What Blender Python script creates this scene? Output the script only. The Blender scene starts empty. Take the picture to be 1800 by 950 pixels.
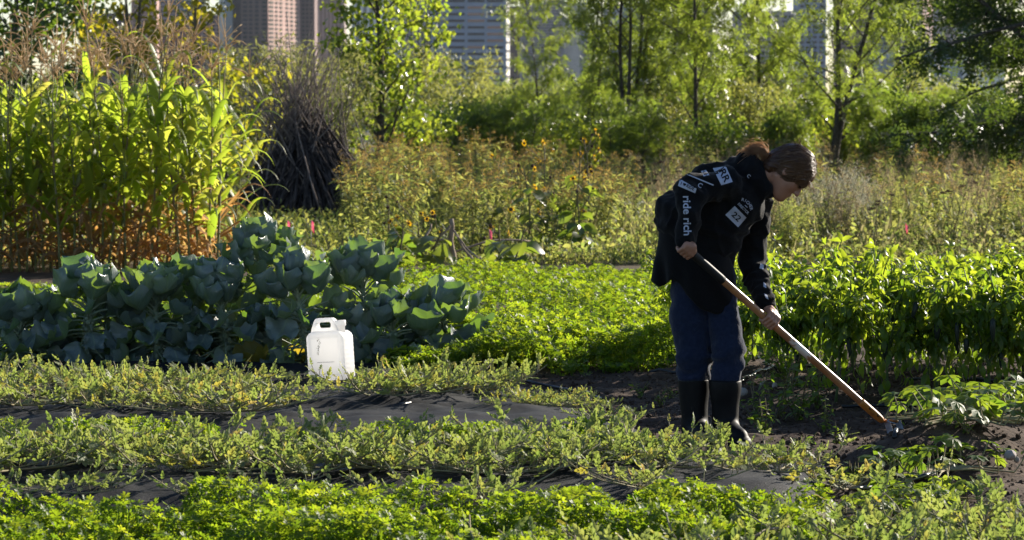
import bpy, bmesh, math, random
import numpy as np
from mathutils import Vector, Matrix
from mathutils.bvhtree import BVHTree

# ------------------------------------------------------------------ camera, sky, sun, exposure
scene = bpy.context.scene
COL = scene.collection
FPX = 6020.0                       # focal length in photo pixels (photo is 1800 x 950)
EYE = 1.6
PITCH = math.atan(280.0 / FPX)
cam_d = bpy.data.cameras.new('camera')
cam = bpy.data.objects.new('camera', cam_d); COL.objects.link(cam)
cam.location = (0, 0, EYE)
cam.rotation_euler = (math.pi / 2 - PITCH, 0, 0)
cam_d.sensor_width = 36.0
cam_d.lens = 36.0 * FPX / 1800.0
cam_d.clip_start = 0.5; cam_d.clip_end = 12000
cam_d.dof.use_dof = True; cam_d.dof.focus_distance = 16.6; cam_d.dof.aperture_fstop = 9.0
cam_d.dof.aperture_blades = 9
scene.camera = cam

SUN_AZ = math.radians(44)          # to the right of straight ahead
SUN_EL = math.radians(22)
world = bpy.data.worlds.new('World'); scene.world = world; world.use_nodes = True
wn = world.node_tree
sky = wn.nodes.new('ShaderNodeTexSky'); sky.sky_type = 'NISHITA'; sky.sun_disc = False
sky.sun_elevation = SUN_EL; sky.sun_rotation = SUN_AZ
sky.air_density = 1.0; sky.dust_density = 0.4; sky.ozone_density = 1.0
bg = wn.nodes['Background']; bg.inputs['Strength'].default_value = 0.062
tone = wn.nodes.new('ShaderNodeMix'); tone.data_type = 'RGBA'; tone.blend_type = 'MULTIPLY'; tone.inputs[0].default_value = 1.0
tone.inputs[7].default_value = (0.90, 0.99, 1.14, 1)       # white balance of the photograph: the horizon sky is a cool white
wn.links.new(sky.outputs[0], tone.inputs[6]); wn.links.new(tone.outputs[2], bg.inputs[0])
HAZE = 0.00002
sun_d = bpy.data.lights.new('sun', 'SUN'); sun_d.energy = 5.0; sun_d.angle = math.radians(0.5)
sun_d.color = (1.0, 0.91, 0.78)
sun = bpy.data.objects.new('sun', sun_d); COL.objects.link(sun)
SUND = Vector((-math.sin(SUN_AZ) * math.cos(SUN_EL), -math.cos(SUN_AZ) * math.cos(SUN_EL), -math.sin(SUN_EL)))
sun.rotation_euler = SUND.to_track_quat('-Z', 'Y').to_euler()
sun.location = (20, 20, 20)
vs = scene.view_settings
vs.view_transform = 'Standard'; vs.look = 'None'; vs.gamma = 1.0; vs.use_curve_mapping = False
vs.exposure = 1.25
scene.cycles.max_bounces = 7; scene.cycles.transmission_bounces = 5; scene.cycles.diffuse_bounces = 3
scene.cycles.transparent_max_bounces = 4; scene.cycles.sample_clamp_indirect = 6.0

# ------------------------------------------------------------------ helpers
CP, SP = math.cos(PITCH), math.sin(PITCH)
def P(px, py, Y):
    """photo pixel at distance Y -> world point"""
    a, b = px - 900.0, 475.0 - py
    dy = FPX * CP + b * SP
    dz = -FPX * SP + b * CP
    k = Y / dy
    return np.array((a * k, Y, EYE + dz * k))
def ray(px, py):
    a, b = px - 900.0, 475.0 - py
    v = Vector((a, FPX * CP + b * SP, -FPX * SP + b * CP)); v.normalize(); return v
def Gp(px, py, z=0.0):
    """photo pixel on the plane of height z"""
    d = ray(px, py); k = (z - EYE) / d.z
    return np.array((d.x * k, d.y * k, z))

def vnoise(x, y, s=1.0, seed=0):
    x = np.asarray(x, float) / s; y = np.asarray(y, float) / s
    xi = np.floor(x).astype(np.int64); yi = np.floor(y).astype(np.int64)
    fx = x - xi; fy = y - yi
    fx = fx * fx * (3 - 2 * fx); fy = fy * fy * (3 - 2 * fy)
    def h(a, b):
        n = (a * 374761393 + b * 668265263 + seed * 1442695041) & 0x7fffffff
        n = ((n ^ (n >> 13)) * 1274126177) & 0x7fffffff
        return ((n ^ (n >> 16)) & 0xffff) / 65535.0
    return (h(xi, yi) * (1 - fx) + h(xi + 1, yi) * fx) * (1 - fy) + (h(xi, yi + 1) * (1 - fx) + h(xi + 1, yi + 1) * fx) * fy
def fbm(x, y, s, o=3, seed=0):
    r = 0; a = 1.0; t = 0
    for i in range(o):
        r = r + a * vnoise(x, y, s / 2 ** i, seed + i * 7); t += a; a *= 0.5
    return r / t
def noise3(p, s, seed=0):
    """cheap 3-D value noise, p (N,3)"""
    q = p / s
    i = np.floor(q).astype(np.int64); f = q - i; f = f * f * (3 - 2 * f)
    def h(a, b, c):
        n = (a * 374761393 + b * 668265263 + c * 2147483647 + seed * 1442695041) & 0x7fffffff
        n = ((n ^ (n >> 13)) * 1274126177) & 0x7fffffff
        return ((n ^ (n >> 16)) & 0xffff) / 65535.0
    r = 0
    for dx in (0, 1):
        for dy in (0, 1):
            for dz in (0, 1):
                w = (f[:, 0] if dx else 1 - f[:, 0]) * (f[:, 1] if dy else 1 - f[:, 1]) * (f[:, 2] if dz else 1 - f[:, 2])
                r = r + w * h(i[:, 0] + dx, i[:, 1] + dy, i[:, 2] + dz)
    return r
def sig(t): return 1.0 / (1.0 + np.exp(-np.clip(t, -30, 30)))
def sstep(t): t = np.clip(t, 0, 1); return t * t * (3 - 2 * t)
def unit(v): v = np.asarray(v, float); return v / np.maximum(np.linalg.norm(v, axis=-1, keepdims=True), 1e-9)
def frames(d, n, s=1.0):
    """matrices whose y axis is d and whose z axis leans to n"""
    d = unit(d); n = np.asarray(n, float) + 1e-4
    x = unit(np.cross(d, n)); z = np.cross(x, d)
    R = np.stack([x, d, z], axis=-1)
    s = np.asarray(s, float)
    return R * (s[:, None, None] if s.ndim == 1 else (s[:, None, :] if s.ndim == 2 else s))

class MB:
    """collects geometry for ONE mesh object; carries a per-point vector 'lc' = (u across, v along, tint)"""
    def __init__(s): s.v = []; s.lc = []; s.f = []; s.n = 0
    def add(s, v, f, mat=0, tint=0.5, uv=None):
        v = np.asarray(v, float).reshape(-1, 3)
        lc = np.zeros((len(v), 3)); lc[:, 2] = tint
        if uv is not None: lc[:, :2] = uv
        s.v.append(v); s.lc.append(lc)
        if isinstance(f, np.ndarray): fs = [f]
        else:
            d = {}
            for q in f: d.setdefault(len(q), []).append(q)
            fs = [np.array(q, np.int64) for q in d.values()]
        for q in fs: s.f.append((q + s.n, mat))
        s.n += len(v)
    def stamp(s, tpl, R, T, mat=0, tint=None):
        v, f, uv = tpl; N = len(T); k = len(v)
        if N == 0: return
        w = (np.einsum('nij,kj->nki', R, v) + np.asarray(T)[:, None, :]).reshape(-1, 3)
        lc = np.empty((N, k, 3)); lc[:, :, :2] = uv[None]
        lc[:, :, 2] = (np.random.rand(N) if tint is None else np.broadcast_to(tint, (N,)))[:, None]
        s.v.append(w); s.lc.append(lc.reshape(-1, 3))
        off = (np.arange(N) * k)[:, None, None]
        s.f.append(((f[None] + off).reshape(-1, f.shape[1]) + s.n, mat))
        s.n += N * k
    def tube(s, pts, rad, k=6, mat=0, tint=0.5, cap=True):
        pts = np.asarray(pts, float); n = len(pts)
        rad = np.broadcast_to(np.asarray(rad, float), (n,))
        t = unit(np.gradient(pts, axis=0))
        ref = np.array((0.0, 0, 1)) if abs(t[:, 2]).mean() < 0.8 else np.array((1.0, 0, 0))
        a = unit(np.cross(t, ref)); b = np.cross(t, a)
        an = np.linspace(0, 2 * math.pi, k, endpoint=False)
        v = pts[:, None] + rad[:, None, None] * (np.cos(an)[None, :, None] * a[:, None] + np.sin(an)[None, :, None] * b[:, None])
        i = np.arange(n - 1)[:, None] * k; j = np.arange(k)[None]; j2 = (j + 1) % k
        f = np.stack([i + j, i + j2, i + k + j2, i + k + j], -1).reshape(-1, 4)
        uv = np.zeros((n, k, 2)); uv[:, :, 0] = an / 6.283; uv[:, :, 1] = np.linspace(0, 1, n)[:, None]
        s.add(v.reshape(-1, 3), f, mat, tint, uv.reshape(-1, 2))
        if cap:
            s.f.append((np.array([[s.n - n * k + q for q in range(k)][::-1]]), mat))
            s.f.append((np.array([[s.n - k + q for q in range(k)]]), mat))
    def box(s, c, d, mat=0, rz=0.0, tint=0.5):
        h = np.array(d, float) / 2
        v = np.array([(x, y, z) for z in (-1, 1) for y in (-1, 1) for x in (-1, 1)]) * h
        ca, sa = math.cos(rz), math.sin(rz)
        v = np.stack([v[:, 0] * ca - v[:, 1] * sa, v[:, 0] * sa + v[:, 1] * ca, v[:, 2]], -1) + np.array(c)
        s.add(v, [(0, 2, 3, 1), (4, 5, 7, 6), (0, 1, 5, 4), (2, 6, 7, 3), (0, 4, 6, 2), (1, 3, 7, 5)], mat, tint)
    def mesh(s, name, mats, smooth=True):
        me = bpy.data.meshes.new(name)
        v = np.concatenate(s.v); lc = np.concatenate(s.lc)
        me.vertices.add(len(v)); me.vertices.foreach_set('co', v.astype(np.float32).ravel())
        nl = sum(f.size for f, m in s.f); nf = sum(len(f) for f, m in s.f)
        me.loops.add(nl); me.polygons.add(nf)
        me.loops.foreach_set('vertex_index', np.concatenate([f.ravel() for f, m in s.f]).astype(np.int32))
        tot = np.concatenate([np.full(len(f), f.shape[1]) for f, m in s.f])
        me.polygons.foreach_set('loop_start', (np.cumsum(tot) - tot).astype(np.int32))
        me.polygons.foreach_set('material_index', np.concatenate([np.full(len(f), m) for f, m in s.f]).astype(np.int32))
        me.polygons.foreach_set('use_smooth', np.full(nf, smooth, bool))
        at = me.attributes.new('lc', 'FLOAT_VECTOR', 'POINT'); at.data.foreach_set('vector', lc.astype(np.float32).ravel())
        for m in (mats if isinstance(mats, (list, tuple)) else [mats]): me.materials.append(m)
        me.update(calc_edges=True); me.validate()
        return me
    def build(s, name, mats, parent=None, smooth=True):
        o = bpy.data.objects.new(name, s.mesh(name, mats, smooth)); COL.objects.link(o)
        if parent is not None: o.parent = parent
        return o

def tag(o, label=None, cat=None, group=None, kind=None):
    if label: o['label'] = label
    if cat: o['category'] = cat
    if group: o['group'] = group
    if kind: o['kind'] = kind
    return o
def empty(name, loc=(0, 0, 0), rz=0.0, label=None, cat=None, group=None):
    o = bpy.data.objects.new(name, None); COL.objects.link(o)
    o.location = loc; o.rotation_euler = (0, 0, rz); o.empty_display_size = 0.05
    return tag(o, label, cat, group)
def part(name, me, parent):
    o = bpy.data.objects.new(name, me); COL.objects.link(o); o.parent = parent; return o
def plant(name, meshes, loc, rz, sc, label, cat, group=None, tilt=(0, 0)):
    """a thing with one child per (part name, mesh)"""
    r = empty(name, loc, rz, label, cat, group)
    r.rotation_euler = (tilt[0], tilt[1], rz)
    r.scale = (sc, sc, sc) if not isinstance(sc, (tuple, list)) else sc
    for nm, me in meshes: part(nm, me, r)
    return r

# ------------------------------------------------------------------ leaf shapes (y along, x across, z up)
def leaf_tpl(n=4, w=0.5, fold=0.3, droop=0.3, peak=0.45, tipw=0.0, wave=0.0):
    t = np.linspace(0, 1, n + 1)
    pk = math.log(0.5) / math.log(peak)
    wd = w / 2 * np.sin(math.pi * np.clip(t, 0.03, 0.975) ** pk) ** 0.8
    ang = np.cumsum(np.full(n, droop / n)); ang = np.concatenate([[0], ang])
    y = np.concatenate([[0], np.cumsum(np.cos(ang[1:]) / n)]); z = np.concatenate([[0], -np.cumsum(np.sin(ang[1:]) / n)])
    v = []; uv = []
    for i in range(n + 1):
        zz = z[i] + fold * wd[i] + wave * w * math.sin(i * 2.1)
        zr = z[i] + fold * wd[i] - wave * w * math.sin(i * 2.1 + .6)
        v += [(-wd[i], y[i], zz), (0, y[i], z[i]), (wd[i], y[i], zr)]
        uv += [(-1, t[i]), (0, t[i]), (1, t[i])]
    f = []
    for i in range(n):
        a = i * 3
        f += [(a, a + 1, a + 4, a + 3), (a + 1, a + 2, a + 5, a + 4)]
    return np.array(v), np.array(f), np.array(uv, float)
def merge_tpl(items):
    v = []; f = []; u = []; n = 0
    for (tv, tf, tu), M, T in items:
        v.append(tv @ np.asarray(M).T + T); f.append(tf + n); u.append(tu); n += len(tv)
    return np.concatenate(v), np.concatenate(f), np.concatenate(u)
def rotz(a): c, s = math.cos(a), math.sin(a); return np.array([[c, -s, 0], [s, c, 0], [0, 0, 1]])
def rotx(a): c, s = math.cos(a), math.sin(a); return np.array([[1, 0, 0], [0, c, -s], [0, s, c]])

# ------------------------------------------------------------------ materials
def mat_new(name):
    m = bpy.data.materials.new(name); m.use_nodes = True
    nt = m.node_tree; b = nt.nodes['Principled BSDF']; return m, nt, b
def N(nt, t, **kw):
    n = nt.nodes.new(t)
    for k, v in kw.items(): setattr(n, k, v)
    return n
def ramp(nt, stops, fac):
    r = N(nt, 'ShaderNodeValToRGB'); e = r.color_ramp.elements
    while len(e) < len(stops): e.new(0.5)
    for i, (p, c) in enumerate(stops): e[i].position = p; e[i].color = (*c, 1)
    nt.links.new(fac, r.inputs[0]); return r.outputs[0]
def leaf_mat(name, stops, tstops, tf=0.5, rough=0.45, spec=0.35, veins=0.0, objvar=0.35, bumps=0.0):
    """leaf: glossy-ish top plus light coming through. stops are colours over the leaf's own tint"""
    m, nt, b = mat_new(name); L = nt.links.new
    at = N(nt, 'ShaderNodeAttribute', attribute_name='lc'); sx = N(nt, 'ShaderNodeSeparateXYZ'); L(at.outputs['Vector'], sx.inputs[0])
    oi = N(nt, 'ShaderNodeObjectInfo')
    mx = N(nt, 'ShaderNodeMath', operation='MULTIPLY_ADD'); L(oi.outputs['Random'], mx.inputs[0]); mx.inputs[1].default_value = objvar
    sc = N(nt, 'ShaderNodeMath', operation='MULTIPLY'); L(sx.outputs[2], sc.inputs[0]); sc.inputs[1].default_value = 1.0 - objvar
    L(sc.outputs[0], mx.inputs[2])
    c1 = ramp(nt, stops, mx.outputs[0]); c2 = ramp(nt, tstops, mx.outputs[0])
    if veins:
        ab = N(nt, 'ShaderNodeMath', operation='ABSOLUTE'); L(sx.outputs[0], ab.inputs[0])
        rib = N(nt, 'ShaderNodeMapRange'); L(ab.outputs[0], rib.inputs[0]); rib.inputs[1].default_value = 0.0; rib.inputs[2].default_value = 0.12
        rib.inputs[3].default_value = 1.0; rib.inputs[4].default_value = 0.0
        ph = N(nt, 'ShaderNodeMath', operation='MULTIPLY_ADD'); L(ab.outputs[0], ph.inputs[0]); ph.inputs[1].default_value = -0.45; L(sx.outputs[1], ph.inputs[2])
        fr = N(nt, 'ShaderNodeMath', operation='MULTIPLY'); L(ph.outputs[0], fr.inputs[0]); fr.inputs[1].default_value = 40.0
        sn = N(nt, 'ShaderNodeMath', operation='SINE'); L(fr.outputs[0], sn.inputs[0])
        sv = N(nt, 'ShaderNodeMapRange'); L(sn.outputs[0], sv.inputs[0]); sv.inputs[1].default_value = 0.86; sv.inputs[2].default_value = 1.0
        sv.inputs[3].default_value = 0.0; sv.inputs[4].default_value = 0.7
        mxx = N(nt, 'ShaderNodeMath', operation='MAXIMUM'); L(rib.outputs[0], mxx.inputs[0]); L(sv.outputs[0], mxx.inputs[1])
        vm = N(nt, 'ShaderNodeMath', operation='MULTIPLY'); L(mxx.outputs[0], vm.inputs[0]); vm.inputs[1].default_value = veins
        mc = N(nt, 'ShaderNodeMix', data_type='RGBA'); L(vm.outputs[0], mc.inputs[0]); L(c1, mc.inputs[6]); mc.inputs[7].default_value = (0.22, 0.28, 0.16, 1)
        c1 = mc.outputs[2]
        bp = N(nt, 'ShaderNodeBump'); bp.inputs['Strength'].default_value = 0.5; bp.inputs['Distance'].default_value = 0.004
        L(mxx.outputs[0], bp.inputs['Height']); L(bp.outputs[0], b.inputs['Normal'])
    L(c1, b.inputs['Base Color']); b.inputs['Roughness'].default_value = rough; b.inputs['Specular IOR Level'].default_value = spec
    tr = N(nt, 'ShaderNodeBsdfTranslucent'); L(c2, tr.inputs[0])
    mix = N(nt, 'ShaderNodeMixShader'); mix.inputs[0].default_value = tf
    L(b.outputs[0], mix.inputs[1]); L(tr.outputs[0], mix.inputs[2]); L(mix.outputs[0], nt.nodes['Material Output'].inputs[0])
    return m
def simple_mat(name, col, rough=0.6, spec=0.3, metal=0.0, noise=None, bump=0.0, bscale=20.0, sheen=0.0, tf=0.0, tcol=None, stretch=(1, 1, 1)):
    """noise = (scale, second colour, contrast low, contrast high)"""
    m, nt, b = mat_new(name); L = nt.links.new
    b.inputs['Base Color'].default_value = (*col, 1); b.inputs['Roughness'].default_value = rough
    b.inputs['Specular IOR Level'].default_value = spec; b.inputs['Metallic'].default_value = metal
    if sheen: b.inputs['Sheen Weight'].default_value = sheen; b.inputs['Sheen Roughness'].default_value = 0.5
    tc = N(nt, 'ShaderNodeTexCoord'); mp = N(nt, 'ShaderNodeMapping'); mp.inputs['Scale'].default_value = stretch
    L(tc.outputs['Object'], mp.inputs[0])
    if noise:
        tx = N(nt, 'ShaderNodeTexNoise'); tx.inputs['Scale'].default_value = noise[0]; tx.inputs['Detail'].default_value = 6; L(mp.outputs[0], tx.inputs[0])
        c = ramp(nt, [(noise[2], col), (noise[3], noise[1])], tx.outputs[0]); L(c, b.inputs['Base Color'])
    if bump:
        tb = N(nt, 'ShaderNodeTexNoise'); tb.inputs['Scale'].default_value = bscale; tb.inputs['Detail'].default_value = 5; L(mp.outputs[0], tb.inputs[0])
        bp = N(nt, 'ShaderNodeBump'); bp.inputs['Strength'].default_value = bump; bp.inputs['Distance'].default_value = 0.01
        L(tb.outputs[0], bp.inputs['Height']); L(bp.outputs[0], b.inputs['Normal'])
    if tf:
        tr = N(nt, 'ShaderNodeBsdfTranslucent'); tr.inputs[0].default_value = (*(tcol or col), 1)
        mix = N(nt, 'ShaderNodeMixShader'); mix.inputs[0].default_value = tf
        L(b.outputs[0], mix.inputs[1]); L(tr.outputs[0], mix.inputs[2]); L(mix.outputs[0], nt.nodes['Material Output'].inputs[0])
    return m

M = {}
M['clover'] = leaf_mat('clover_leaf', [(0, (.05, .10, .012)), (1, (.09, .14, .02))], [(0, (.19, .33, .013)), (.6, (.36, .48, .018)), (1, (.47, .52, .025))], .53, .5, .3, objvar=0)
M['melon'] = leaf_mat('melon_leaf', [(0, (.13, .16, .06)), (.75, (.21, .225, .10)), (.88, (.28, .27, .09)), (1, (.27, .20, .12))],
                      [(0, (.23, .34, .05)), (.7, (.39, .44, .09)), (.88, (.55, .48, .06)), (1, (.42, .29, .13))], .42, .6, .4)
M['melon_stem'] = simple_mat('melon_stem', (.22, .22, .11), .8, .2, noise=(30, (.30, .24, .15), .4, .6))
M['pepper'] = leaf_mat('pepper_leaf', [(0, (.045, .09, .015)), (1, (.07, .12, .02))], [(0, (.22, .38, .018)), (1, (.48, .56, .03))], .53, .42, .4, objvar=.15)
M['pepper_stem'] = simple_mat('pepper_stem', (.07, .10, .03), .6, .3)
M['pepper_fruit'] = simple_mat('pepper_fruit', (.010, .018, .012), .45, .3)
M['brussels'] = leaf_mat('brussels_leaf', [(0, (.085, .125, .125)), (1, (.15, .19, .185))], [(0, (.14, .28, .025)), (1, (.34, .48, .04))], .31, .36, .7, veins=.6, objvar=.1)
M['brussels_old'] = leaf_mat('brussels_yellow_leaf', [(0, (.12, .13, .03)), (1, (.28, .2, .04))], [(0, (.35, .3, .03)), (1, (.6, .42, .03))], .45, .5, .3, veins=.4)
M['brussels_stem'] = simple_mat('brussels_stem', (.24, .29, .20), .6, .3, noise=(25, (.16, .2, .12), .4, .65))
M['corn'] = leaf_mat('corn_leaf', [(0, (.06, .10, .018)), (1, (.10, .13, .03))], [(0, (.36, .54, .035)), (.6, (.58, .68, .06)), (1, (.84, .78, .13))], .58, .45, .4, veins=0, objvar=.3)
M['corn_dry'] = leaf_mat('corn_dry_leaf', [(0, (.22, .125, .055)), (1, (.34, .23, .12))], [(0, (.62, .30, .08)), (1, (.85, .56, .20))], .5, .75, .15)
M['corn_stalk'] = simple_mat('corn_stalk', (.17, .18, .06), .6, .3, noise=(5, (.24, .15, .08), .45, .62))
M['tassel'] = simple_mat('corn_tassel', (.52, .38, .23), .8, .15, noise=(14, (.64, .50, .33), .4, .65), tf=.4, tcol=(.70, .54, .32))
M['bark'] = simple_mat('bark', (.06, .05, .042), .9, .1, noise=(22, (.13, .11, .09), .4, .65), bump=.5, bscale=40)
M['bark_pale'] = simple_mat('pale_bark', (.12, .10, .085), .9, .1, noise=(18, (.2, .17, .14), .4, .65), bump=.4, bscale=40)
M['dead'] = simple_mat('dead_wood', (.13, .10, .085), .9, .1, noise=(12, (.26, .215, .185), .4, .7))
M['dead_dark'] = simple_mat('dark_dead_wood', (.034, .027, .024), .9, .1, noise=(12, (.085, .068, .06), .4, .7))
def tree_leaf(name, g0, g1, t0, t1, tf=.45, rough=.45, spec=.4, ob=.25): return leaf_mat(name, [(0, g0), (1, g1)], [(0, t0), (1, t1)], tf, rough, spec, objvar=ob)
M['locust'] = tree_leaf('locust_leaf', (.055, .08, .018), (.09, .11, .022), (.20, .32, .03), (.46, .52, .06), .48, .45, .4)
M['cottonwood'] = tree_leaf('cottonwood_leaf', (.05, .085, .02), (.08, .11, .025), (.30, .46, .03), (.62, .62, .05), .48, .28, .6)
M['cottonwood_dark'] = tree_leaf('dark_cottonwood_leaf', (.03, .06, .02), (.055, .085, .022), (.14, .26, .02), (.32, .40, .03), .4, .3, .6)
M['poplar'] = tree_leaf('yellow_poplar_leaf', (.09, .12, .02), (.20, .17, .02), (.40, .46, .02), (.80, .62, .04), .48, .4, .5)
M['willow'] = tree_leaf('willow_leaf', (.06, .085, .03), (.09, .105, .035), (.28, .34, .07), (.52, .48, .09), .46, .5, .3)
M['greywillow'] = tree_leaf('grey_willow_leaf', (.055, .07, .035), (.09, .10, .05), (.22, .26, .08), (.40, .38, .10), .42, .6, .3)
M['shrub'] = tree_leaf('shrub_leaf', (.045, .07, .02), (.075, .09, .025), (.18, .31, .025), (.42, .49, .045), .46, .35, .5)
M['ash'] = tree_leaf('dark_ash_leaf', (.025, .05, .02), (.05, .075, .02), (.07, .14, .02), (.25, .32, .03), .36, .45, .4)
M['weed'] = leaf_mat('weed_leaf', [(0, (.06, .095, .03)), (1, (.11, .14, .05))], [(0, (.27, .37, .07)), (1, (.60, .55, .13))], .52, .6, .3, objvar=.3)
M['golden'] = leaf_mat('goldenrod_seed', [(0, (.20, .115, .045)), (.75, (.30, .19, .07)), (1, (.55, .36, .04))], [(0, (.50, .30, .09)), (.7, (.62, .42, .10)), (1, (.95, .68, .05))], .48, .9, .1)
M['yellow'] = leaf_mat('yellow_petal', [(0, (.65, .36, .01)), (1, (.75, .48, .02))], [(0, (.75, .42, .01)), (1, (.8, .5, .02))], .4, .6, .2)
M['tan'] = leaf_mat('tan_seed', [(0, (.22, .15, .08)), (1, (.38, .28, .15))], [(0, (.46, .34, .18)), (1, (.62, .48, .27))], .45, .9, .1)
M['white_aster'] = leaf_mat('pale_aster', [(0, (.30, .30, .22)), (1, (.5, .48, .38))], [(0, (.4, .4, .28)), (1, (.6, .56, .42))], .4, .9, .1)
M['brown_head'] = simple_mat('brown_seed_head', (.05, .03, .02), .9, .1, noise=(60, (.12, .07, .045), .4, .6))
M['weed_stem'] = simple_mat('weed_stem', (.10, .10, .045), .8, .2, noise=(10, (.2, .14, .08), .4, .65))
M['dry_grass'] = leaf_mat('dry_grass_blade', [(0, (.14, .13, .05)), (1, (.34, .25, .13))], [(0, (.26, .29, .09)), (1, (.50, .40, .21))], .45, .8, .15)
M['grass'] = leaf_mat('grass_blade', [(0, (.05, .07, .02)), (1, (.14, .13, .05))], [(0, (.20, .27, .03)), (1, (.46, .42, .08))], .45, .6, .3)
# ------------------------------------------------------------------ ground
def bumpf(t): return sstep((1 - np.abs(t)) * 1.6)
def endA(y): return 1.28 + 0 * y
def endB(y): return 0.62 - (y - 16.5) * 0.19
def endP(y): return 1.62 - (y - 18.2) * 0.27
def gsmooth(x, y):
    x = np.asarray(x, float); y = np.asarray(y, float)
    z = 0.10 * bumpf((y - 14.05) / 1.25) * sig((endA(y) - .12 - x) / .10)
    z = z + 0.07 * bumpf((y - 17.7) / 1.75) * sig((endB(y) - .1 - x) / .12)
    z = z + 0.08 * bumpf((y - 20.9) / 1.6) * sig((0.35 - x) / .25)
    z = z + 0.08 * bumpf((y - 19.6) / 2.1) * sig((x - endP(y) + .15) / .15)
    # low ridge on the right with the squash vine
    ax, ay, bx, by = 1.55, 14.7, 3.2, 17.2
    t = np.clip(((x - ax) * (bx - ax) + (y - ay) * (by - ay)) / ((bx - ax) ** 2 + (by - ay) ** 2), -.05, 1.6)
    d2 = (x - ax - t * (bx - ax)) ** 2 + (y - ay - t * (by - ay)) ** 2
    z = z + 0.19 * np.exp(-d2 / .36 ** 2) * sstep(t * 4 + .3)
    z = z + 0.05 * sstep((y - 22) / 8)
    far = np.clip((y - 110) / 500, 0, 1)
    return z - 14 * sstep(far)
def fabricA(x, y): return (y > 12.98) & (y < 15.2) & (x < endA(y))
def fabricB(x, y): return (y > 16.25) & (y < 20.4) & (x < endB(y))
def ground_z(x, y):
    x = np.asarray(x, float); y = np.asarray(y, float)
    z = gsmooth(x, y)
    near = sstep((34 - y) / 6)
    n = (fbm(x, y, .34, 4, 3) - .5) * .09 + (np.abs(fbm(x, y, .10, 3, 9) - .5)) * .055
    fab = (fabricA(x, y) | fabricB(x, y))
    return z + np.where(fab, -.03, n) * near
def axis(lo, mid0, mid1, hi, d, g=1.13):
    a = list(np.arange(mid0, mid1, d)); s = d
    while a[-1] < hi: s *= g; a.append(a[-1] + s)
    s = d
    while a[0] > lo: s *= g; a.insert(0, a[0] - s)
    return np.array(a)
gx = axis(-3000, -3.6, 3.9, 3000, .032); gy = axis(-200, 11.0, 22.5, 5000, .036, 1.09)
X, Y = np.meshgrid(gx, gy, indexing='ij'); Z = ground_z(X, Y)
nx, ny = X.shape
ii, jj = np.meshgrid(np.arange(nx - 1), np.arange(ny - 1), indexing='ij')
a = (ii * ny + jj).ravel()
gb = MB(); gb.add(np.stack([X, Y, Z], -1).reshape(-1, 3), np.stack([a, a + ny, a + ny + 1, a + 1], -1))
def soil_mat():
    m, nt, b = mat_new('soil'); L = nt.links.new
    tc = N(nt, 'ShaderNodeTexCoord')
    n1 = N(nt, 'ShaderNodeTexNoise'); n1.inputs['Scale'].default_value = 9; n1.inputs['Detail'].default_value = 9; n1.inputs['Roughness'].default_value = .7; L(tc.outputs['Object'], n1.inputs[0])
    c = ramp(nt, [(.3, (.030, .019, .013)), (.52, (.062, .041, .029)), (.72, (.11, .077, .055))], n1.outputs[0])
    n2 = N(nt, 'ShaderNodeTexNoise'); n2.inputs['Scale'].default_value = 1.2; n2.inputs['Detail'].default_value = 5; L(tc.outputs['Object'], n2.inputs[0])
    c2 = ramp(nt, [(.35, (.05, .06, .018)), (.6, (.12, .10, .04))], n2.outputs[0])
    sp = N(nt, 'ShaderNodeSeparateXYZ'); L(tc.outputs['Object'], sp.inputs[0])
    mr = N(nt, 'ShaderNodeMapRange'); L(sp.outputs[1], mr.inputs[0]); mr.inputs[1].default_value = 33; mr.inputs[2].default_value = 36
    mx = N(nt, 'ShaderNodeMix', data_type='RGBA'); L(mr.outputs[0], mx.inputs[0]); L(c, mx.inputs[6]); L(c2, mx.inputs[7]); L(mx.outputs[2], b.inputs['Base Color'])
    b.inputs['Roughness'].default_value = .95; b.inputs['Specular IOR Level'].default_value = .12
    n3 = N(nt, 'ShaderNodeTexNoise'); n3.inputs['Scale'].default_value = 45; n3.inputs['Detail'].default_value = 8; L(tc.outputs['Object'], n3.inputs[0])
    bp = N(nt, 'ShaderNodeBump'); bp.inputs['Strength'].default_value = .7; bp.inputs['Distance'].default_value = .014; L(n3.outputs[0], bp.inputs['Height']); L(bp.outputs[0], b.inputs['Normal'])
    return m
M['soil'] = soil_mat()
ground = tag(gb.build('ground', M['soil']), kind='structure')

# clods of earth and bits of straw scattered on bare soil
rng = np.random.default_rng(5)
def scatter(n, x0, x1, y0, y1, keep=None, r=None):
    r = r or rng
    x = r.uniform(x0, x1, n); y = r.uniform(y0, y1, n)
    if keep is not None: k = keep(x, y); x, y = x[k], y[k]
    return x, y
def ico(sub=1):
    bm = bmesh.new(); bmesh.ops.create_icosphere(bm, subdivisions=sub, radius=1.0)
    v = np.array([q.co[:] for q in bm.verts]); f = np.array([[w.index for w in q.verts] for q in bm.faces]); bm.free()
    return v, f, np.zeros((len(v), 2))
ICO = ico(1); ICO2 = ico(2)
def rand_rot(n, r):
    q = unit(r.normal(size=(n, 4))); w, x, y, z = q.T
    return np.stack([np.stack([1 - 2 * (y * y + z * z), 2 * (x * y - w * z), 2 * (x * z + w * y)], -1),
                     np.stack([2 * (x * y + w * z), 1 - 2 * (x * x + z * z), 2 * (y * z - w * x)], -1),
                     np.stack([2 * (x * z - w * y), 2 * (y * z + w * x), 1 - 2 * (x * x + y * y)], -1)], 1)
bare = lambda x, y: (~fabricA(x, y)) & (~fabricB(x, y)) & ~((y < 13) & (x < 1.0))
x, y = scatter(16000, .0, 3.6, 12.2, 21, bare)
s = rng.gamma(1.3, .0027, len(x)) + .0025
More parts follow.
